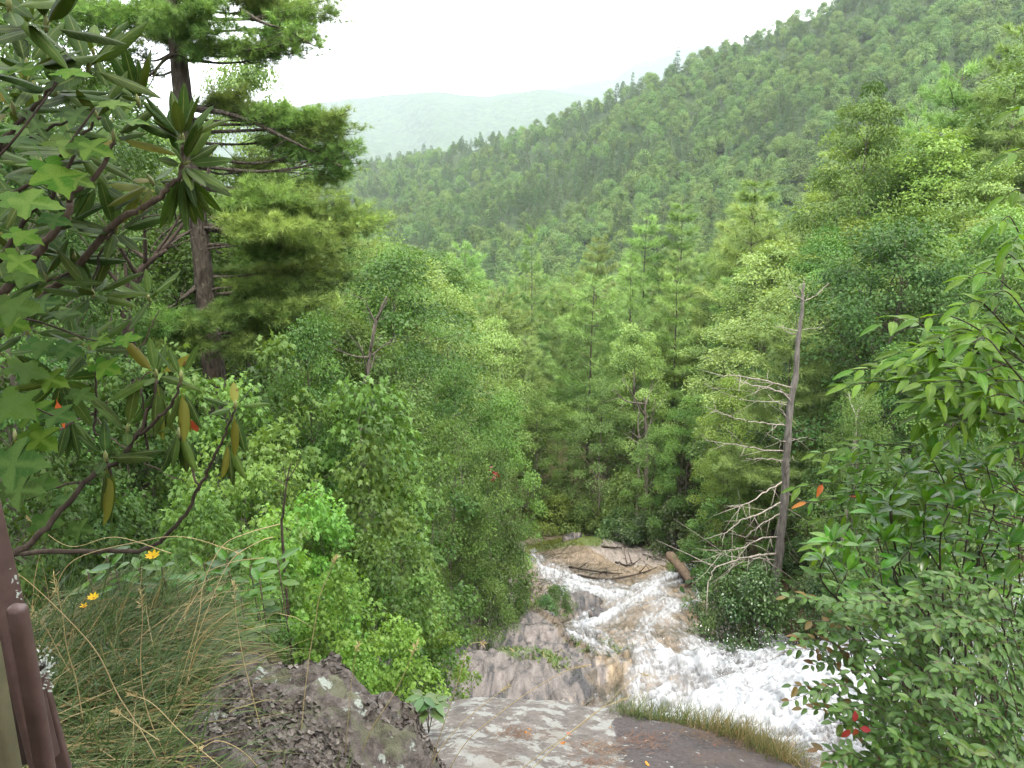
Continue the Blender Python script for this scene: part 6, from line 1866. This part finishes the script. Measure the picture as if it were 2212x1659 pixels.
# compound-leaved plant between boulder and slab
co = at(925, 1548, 4.2)
cp = Plant('broad_leaved_plant', (co.x, co.y, co.z - .12), 'small plant with spreading blue-green leaves between the lichen boulder and the slab', 'plant')
BL = leaf_grid('broad_leaf', .14, .055, M['laurel'], 6, .1, .15, .8, 0, .006, .8, 60)
for (dx, dy, L) in [(925, 1530, 1.0), (915, 1505, .9), (940, 1515, .9)]:
    c = at(dx, dy, 4.2)
    cp.stem(smooth_path([(co.x, co.y, co.z - .12), tuple(c)], 4), .003, 'twig', k=5)
    for k in range(6):
        a = k / 6 * 6.28 + R.uniform(-.3, .3)
        cp.leaf(BL, c, (math.cos(a), math.sin(a) * .7 - .2, R.uniform(-.35, .1)), (0, -.2, 1), L * R.uniform(.8, 1.15))
cp.done()

# ------------------------------------------------------------------ grass on the bank at the left
def grass_bank():
    n = 12000
    x = rng.uniform(-1.95, -.62, n); y = rng.uniform(1.05, 3.35, n)
    lim = -.70 - .10 * (y - 1.5)
    dxp, dyp = proj(x, y, h_base(x, y))
    ok = (x < lim + .12 * rng.normal(size=n)) & (rng.uniform(size=n) < np.where(dyp > 1560, .45, 1.0)) & (rng.uniform(size=n) < sstep(520, 240, dxp))
    x, y = x[ok], y[ok]; n = len(x)
    z = h_base(x, y)
    P = np.stack([x, y, z - .02], 1)
    pz = perlin(x * 2.5, y * 2.5, 71)
    D = np.stack([.55 + .4 * rng.normal(size=n) + .35 * pz, .22 + .4 * rng.normal(size=n), .95 + .3 * rng.normal(size=n)], 1)
    L = rng.uniform(.22, .58, n)
    kk = rng.uniform(size=n); t = np.clip(np.where(kk < .82, .20 + .14 * rng.normal(size=n), np.where(kk < .93, .78 + .05 * rng.normal(size=n), .95 + .05 * rng.normal(size=n))) + .12 * pz, 0, 1)
    me = blade_mesh('grass', P, D, L, rng.uniform(.0018, .0044, n), rng.uniform(.1, .75, n), M['grass'], t, 4)
    tag(link('grass', me), 'long matted green and straw grass sweeping over the bank', kind='stuff')
    # matted dead thatch beneath
    n = 3800
    x = rng.uniform(-2.0, -.60, n); y = rng.uniform(1.2, 3.4, n)
    dxp, dyp = proj(x, y, h_base(x, y)); ok = dxp < 430; x, y = x[ok], y[ok]; n = len(x)
    P = np.stack([x, y, h_base(x, y) + rng.uniform(.0, .10, n)], 1)
    D = np.stack([.9 + .3 * rng.normal(size=n), .1 + .5 * rng.normal(size=n), .12 * rng.normal(size=n)], 1)
    me = blade_mesh('thatch', P, D, rng.uniform(.2, .5, n), rng.uniform(.0012, .0028, n), rng.uniform(-.1, .15, n), M['grass'], np.clip(rng.normal(.56, .17, n), .15, 1), 3)
    tag(link('thatch', me), 'brown matted dead grass under the living blades', kind='stuff')
    # sparse blades standing in front of the boulder
    n = 700
    x = rng.uniform(-1.15, -.35, n); y = rng.uniform(1.25, 1.75, n)
    P = np.stack([x, y, np.where(x < -.9, h_base(x, y), -1.78)], 1)
    D = np.stack([.28 + .22 * rng.normal(size=n), .12 * rng.normal(size=n), np.full(n, 1.0)], 1)
    me = blade_mesh('front_grass', P, D, rng.uniform(.2, .5, n), rng.uniform(.0012, .0034, n), rng.uniform(.05, .5, n), M['grass'], np.clip(rng.normal(.30, .2, n), 0, 1), 4)
    tag(link('front_grass', me), 'sparse green blades in front of the lichen boulder', kind='stuff')
grass_bank()

# dry seeding stalks, one by one
stalks = [
    ([(148, 500), (270, 345), (400, 220), (520, 200)][::-1], 2.2, 'arching dry stalk over the grass left of the yellow flower'),
    ([(60, 1290 - 170), (150, 1180), (250, 1160), (370, 1195)], 2.3, 'long dry stalk bowing above the yellow flower'),
    ([(5, 1220), (60, 1255), (140, 1330), (210, 1410), (255, 1500), (300, 1570), (340, 1640)], 1.6, 'long straw coloured stalk running from the railing down the grass'),
    ([(115, 1240), (135, 1330), (145, 1400), (165, 1470), (180, 1560)], 1.7, 'kinked stalk nearest the railing'),
    ([(305, 1275), (308, 1340), (304, 1420), (310, 1500), (330, 1570), (370, 1659)], 1.9, 'upright stalk with a seed head in the middle of the grass'),
    ([(365, 1570), (400, 1440), (430, 1330), (440, 1260), (480, 1180), (540, 1150), (605, 1132)], 2.2, 'tall arching stalk with its tip over the sapling leaves'),
    ([(390, 1540), (420, 1400), (455, 1300), (500, 1210), (560, 1170), (590, 1160)], 2.25, 'second tall stalk leaning under the tallest one'),
    ([(400, 1330), (430, 1250), (500, 1215), (570, 1205)], 2.3, 'short stalk bending right below the tall ones'),
    ([(505, 1255), (510, 1330), (525, 1420), (545, 1500), (570, 1600), (590, 1659)], 2.0, 'thin stalk standing against the left face of the lichen boulder'),
    ([(725, 1205), (715, 1230), (690, 1290), (682, 1340), (668, 1420), (655, 1530), (645, 1659)], 2.0, 'tall kinked stalk with its tip over the bright sapling'),
    ([(775, 1390), (765, 1430), (755, 1520), (748, 1600), (745, 1659)], 2.0, 'stalk with narrow seed head in front of the boulder right part'),
    ([(900, 1390), (880, 1440), (850, 1500), (800, 1580), (770, 1659)], 2.1, 'forked stalk between the boulder and the grey rock'),
    ([(1045, 1390), (1030, 1388), (1010, 1400), (990, 1470), (960, 1560), (930, 1650)], 2.2, 'stalk bending over at the top in front of the grey rock'),
    ([(1100, 1480), (1060, 1510), (1000, 1560), (950, 1620), (920, 1680)], 2.2, 'slanting stalk across the left end of the slab'),
    ([(1275, 1435), (1220, 1450), (1150, 1490), (1080, 1540), (1010, 1600), (960, 1680)], 2.3, 'longest slanting stalk crossing the grey rock and slab'),
    ([(1395, 1458), (1375, 1460), (1310, 1520), (1250, 1570), (1180, 1620), (1100, 1680)], 2.3, 'slanting stalk with forked tip reaching to the wet edge'),
    ([(1355, 1508), (1300, 1530), (1240, 1575), (1170, 1640), (1120, 1690)], 2.25, 'lowest slanting stalk over the slab'),
    ([(250, 1535), (300, 1570), (345, 1600)], 1.7, 'orange broken stalk low in the grass'),
    ([(430, 1620), (470, 1600), (520, 1620), (560, 1659)], 1.8, 'stalk lying over the foot of the boulder'),
    ([(280, 1500), (330, 1520), (400, 1590), (480, 1659)], 1.75, 'long pale stalk sloping across the grass to the boulder'),
]
for i, (pts, Y, lab) in enumerate(stalks):
    if i == 0: pts = [(520, 1195), (400, 1160), (300, 1170), (160, 1210), (110, 1290)]
    q = smooth_path([tuple(at(x, y, Y + .02 * j)) for j, (x, y) in enumerate(pts)], 6)
    org = q[-1]
    V, T = tube(q, np.linspace(.0008, .0016, len(q)), 5)
    root = empty('dry_stalk', tuple(org), lab, 'grass stalk', 'dry seeding grass stalks')
    link('stem', mesh_np('stem', V - org, T, M['straw'], np.full(len(V), R.uniform(.2, .9)), True), root)
    n = 26; rg = np.random.default_rng(1000 + i)
    u = rg.uniform(0, .13, n); P = np.stack([np.interp(u, np.linspace(0, 1, len(q)), q[:, j]) for j in range(3)], 1)
    d = unit((q[0] - q[4])[None])[0]
    V, T = cloud(P - org, rg.normal(size=(n, 3)), d + rg.normal(0, .18, (n, 3)), rg.uniform(.012, .022, n), ([(0, 0, 0), (.4, .07, .05), (1, 0, 0), (.4, -.07, .05)], [(0, 1, 2), (0, 2, 3)]))
    link('seed_head', mesh_np('seed_head', V, T, M['straw'], np.full(len(V), .6)), root)

# yellow flowers
M['petal'] = leaf_mat('yellow_petal', (.75, .50, .02), (.85, .60, .04), .5, .4, .3, .01, .05)
PET = leaf_grid('petal', .020, .008, M['petal'], 4, .1, -.1, 1.0, 0, 0, .8, 70)
for (dx, dy, Y, s, n, lab) in [(331, 1203, 2.4, 1.35, 8, 'yellow daisy-like flower standing above the grass in front of the dark branch'), (203, 1292, 2.2, 1.0, 8, 'yellow flower half hidden in the grass left of the tall flower'), (182, 1310, 2.2, .7, 5, 'small orange-yellow flower bud just below the half hidden flower')]:
    c = at(dx, dy, Y); g = float(h_base(c.x, c.y))
    root = empty('yellow_flower', (c.x + .05, c.y, g), lab, 'flower'); org = np.array([c.x + .05, c.y, g])
    p = smooth_path([tuple(org), (c.x + .04, c.y, (g + c.z) / 2), tuple(c)], 6); V, T = tube(p, .0014, 5)
    link('stem', mesh_np('stem', V - org, T, M['small_leaf'], np.full(len(V), .3), True), root)
    V, T = tube([c - Vector((0, 0, .004)), c, c + Vector((0, -.001, .003))], [.003, .0045, .002], 7)
    link('flower_centre', mesh_np('flower_centre', V - org, T, M['orange'], np.full(len(V), .3), True), root)
    for k in range(n):
        a = k / n * 6.283
        o = link('petal', PET, root)
        o.matrix_local = Matrix.Translation(Vector(c) - Vector(org)) @ frame((math.cos(a), math.sin(a) * .8 - .1, .35 + .25 * math.sin(a)), (0, -.5, 1)) @ Matrix.Scale(s, 4)

# glossy leaves at the back of the grass bank
ko = at(470, 1300, 3.0)
kp = Plant('broad_leaved_plant', (ko.x, ko.y, ko.z - .3), 'low plant with glossy green leaves behind the grass, beside the bright saplings', 'plant')
for (dx, dy, Y) in [(250, 1230, 3.0), (300, 1225, 3.0), (190, 1235, 2.9), (420, 1240, 3.1), (490, 1205, 3.1), (540, 1220, 3.1), (560, 1250, 3.0), (600, 1210, 3.1), (460, 1270, 3.0), (520, 1290, 3.0), (560, 1320, 3.0), (380, 1260, 3.0), (230, 1200, 3.1), (520, 1370, 2.9), (350, 1225, 3.0), (440, 1215, 3.1)]:
    c = at(dx, dy, Y)
    kp.stem(smooth_path([(c.x + .02, c.y, c.z - .35), tuple(c)], 4), .003, 'twig', k=5)
    for i in range(6):
        a = i * 2.4 + R.uniform(-.3, .3)
        kp.leaf(GL[i % 3], c + Vector((0, 0, -.02 * i)), (math.cos(a), math.sin(a), R.uniform(-.1, .7)), (0, -.3, 1), R.uniform(.7, 1.15), 'glossy_leaf' if R.random() < .7 else 'laurel')
kp.done()

# a few red leaves in the maple above the falls
c = at(1068, 1024, 17.2)
V, T = cloud(np.array([tuple(c)]) + rng.normal(0, .07, (9, 3)), rng.normal(size=(9, 3)) + [0, -1, .5], rng.normal(size=(9, 3)), rng.uniform(.09, .15, 9), MAPLE)
rr_ = link('red_leaf_sprig', mesh_np('red_leaf_sprig', V - np.array(c), T, M['red'], np.full(len(V), .5)), None, tuple(c))
tag(rr_, 'small sprig of red leaves among the green maples left of the stream', 'leaf sprig')

# ------------------------------------------------------------------ railing at the left edge
M['steel'] = plain_mat('brown_painted_steel', (.082, .050, .045), .42, .45, .25, vary=.25)
M['steel_dark'] = plain_mat('dark_brown_steel', (.030, .020, .018), .55, .35, .2, vary=.25)
M['olive'] = plain_mat('olive_board', (.10, .092, .052), .6, .3, .3, vary=.18)
M['pale_lichen'] = plain_mat('pale_lichen', (.34, .37, .33), .9, .1, .5, vary=.3)
def bbox_mesh(name, sx, sy, sz, bev, mat, seg=3):
    import bmesh
    bm = bmesh.new(); bmesh.ops.create_cube(bm, size=1)
    for v in bm.verts: v.co = Vector((v.co.x * sx, v.co.y * sy, v.co.z * sz))
    bmesh.ops.bevel(bm, geom=bm.edges[:], offset=bev, segments=seg, profile=.5, affect='EDGES')
    me = bpy.data.meshes.new(name); bm.to_mesh(me); bm.free()
    me.materials.append(mat)
    me.polygons.foreach_set('use_smooth', np.ones(len(me.polygons), bool))
    return me
rl = empty('railing', (-.65, .9, -1.75), 'brown steel railing post with olive board at the left edge', 'railing')
ro = Vector((-.65, .9, -1.75))
def rpart(name, me, x, y, z):
    return link(name, me, rl, Vector((x, y, z)) - ro)
def rbar(name, top, bot, Yt, Yb, w, dep, bev, mat, ext=(0, .5), turn=0.0):
    a, b = at(*top, Yt), at(*bot, Yb)
    d = b - a; a2 = a - d * ext[0]; b2 = b + d * ext[1]
    L = (b2 - a2).length
    o = link(name, bbox_mesh(name, w, dep, L, bev, mat, 4), rl)
    q = frame((a2 - b2).normalized(), (0, -1, 0))           # local x up the bar, z to the viewer
    Mx = Matrix(((q[0][1], -q[0][2], q[0][0], 0), (q[1][1], -q[1][2], q[1][0], 0), (q[2][1], -q[2][2], q[2][0], 0), (0, 0, 0, 1)))
    o.matrix_local = Matrix.Translation((a2 + b2) / 2 - ro) @ Mx @ Matrix.Rotation(turn, 4, 'Z')
    return o
rbar('post_flange', (-36, 1095), (38, 1400), .95, .95, .012, .045, .003, M['steel'], (.5, .9), .25)
rbar('post_web', (-84, 1095), (-10, 1400), .98, .98, .052, .008, .002, M['steel_dark'], (.5, .9))
rbar('tube', (36, 1306), (98, 1659), .86, .86, .023, .020, .008, M['steel'], (0, .8))
rbar('board', (-70, 1390), (-20, 1659), .77, .77, .062, .022, .004, M['olive'], (0, .8))
rbar('rear_bar', (78, 1430), (126, 1610), 1.0, 1.0, .019, .012, .003, M['steel'], (0, .8))
bc = at(88, 1440, .96)
bo_ = rpart('bolt', bbox_mesh('bolt', .016, .014, .014, .004, M['steel_dark']), bc.x, bc.y, bc.z)
# lichen tuft on the bolt
n = 120; rg = np.random.default_rng(1200)
P = rg.normal(0, 1, (n, 3)) * [.005, .005, .016]
V, T = cloud(P, rg.normal(size=(n, 3)), rg.normal(size=(n, 3)) + [.8, -.4, 0], rg.uniform(.003, .008, n), OVAL6)
lt = link('lichen_tuft', mesh_np('lichen_tuft', V, T, M['pale_lichen'], np.full(len(V), .5)), rl, at(96, 1440, .955) - ro)
for k in range(5):
    V, T = cloud(rg.normal(0, .003, (8, 3)) * [.2, 1, 1.6], np.tile([1.0, -.6, 0], (8, 1)), rg.normal(size=(8, 3)), rg.uniform(.003, .006, 8), OVAL6)
    link('lichen_spot', mesh_np('lichen_spot', V, T, M['pale_lichen'], np.full(len(V), .5)), rl, at(34 + 8 * k, 1245 + 38 * k, .915) - ro)
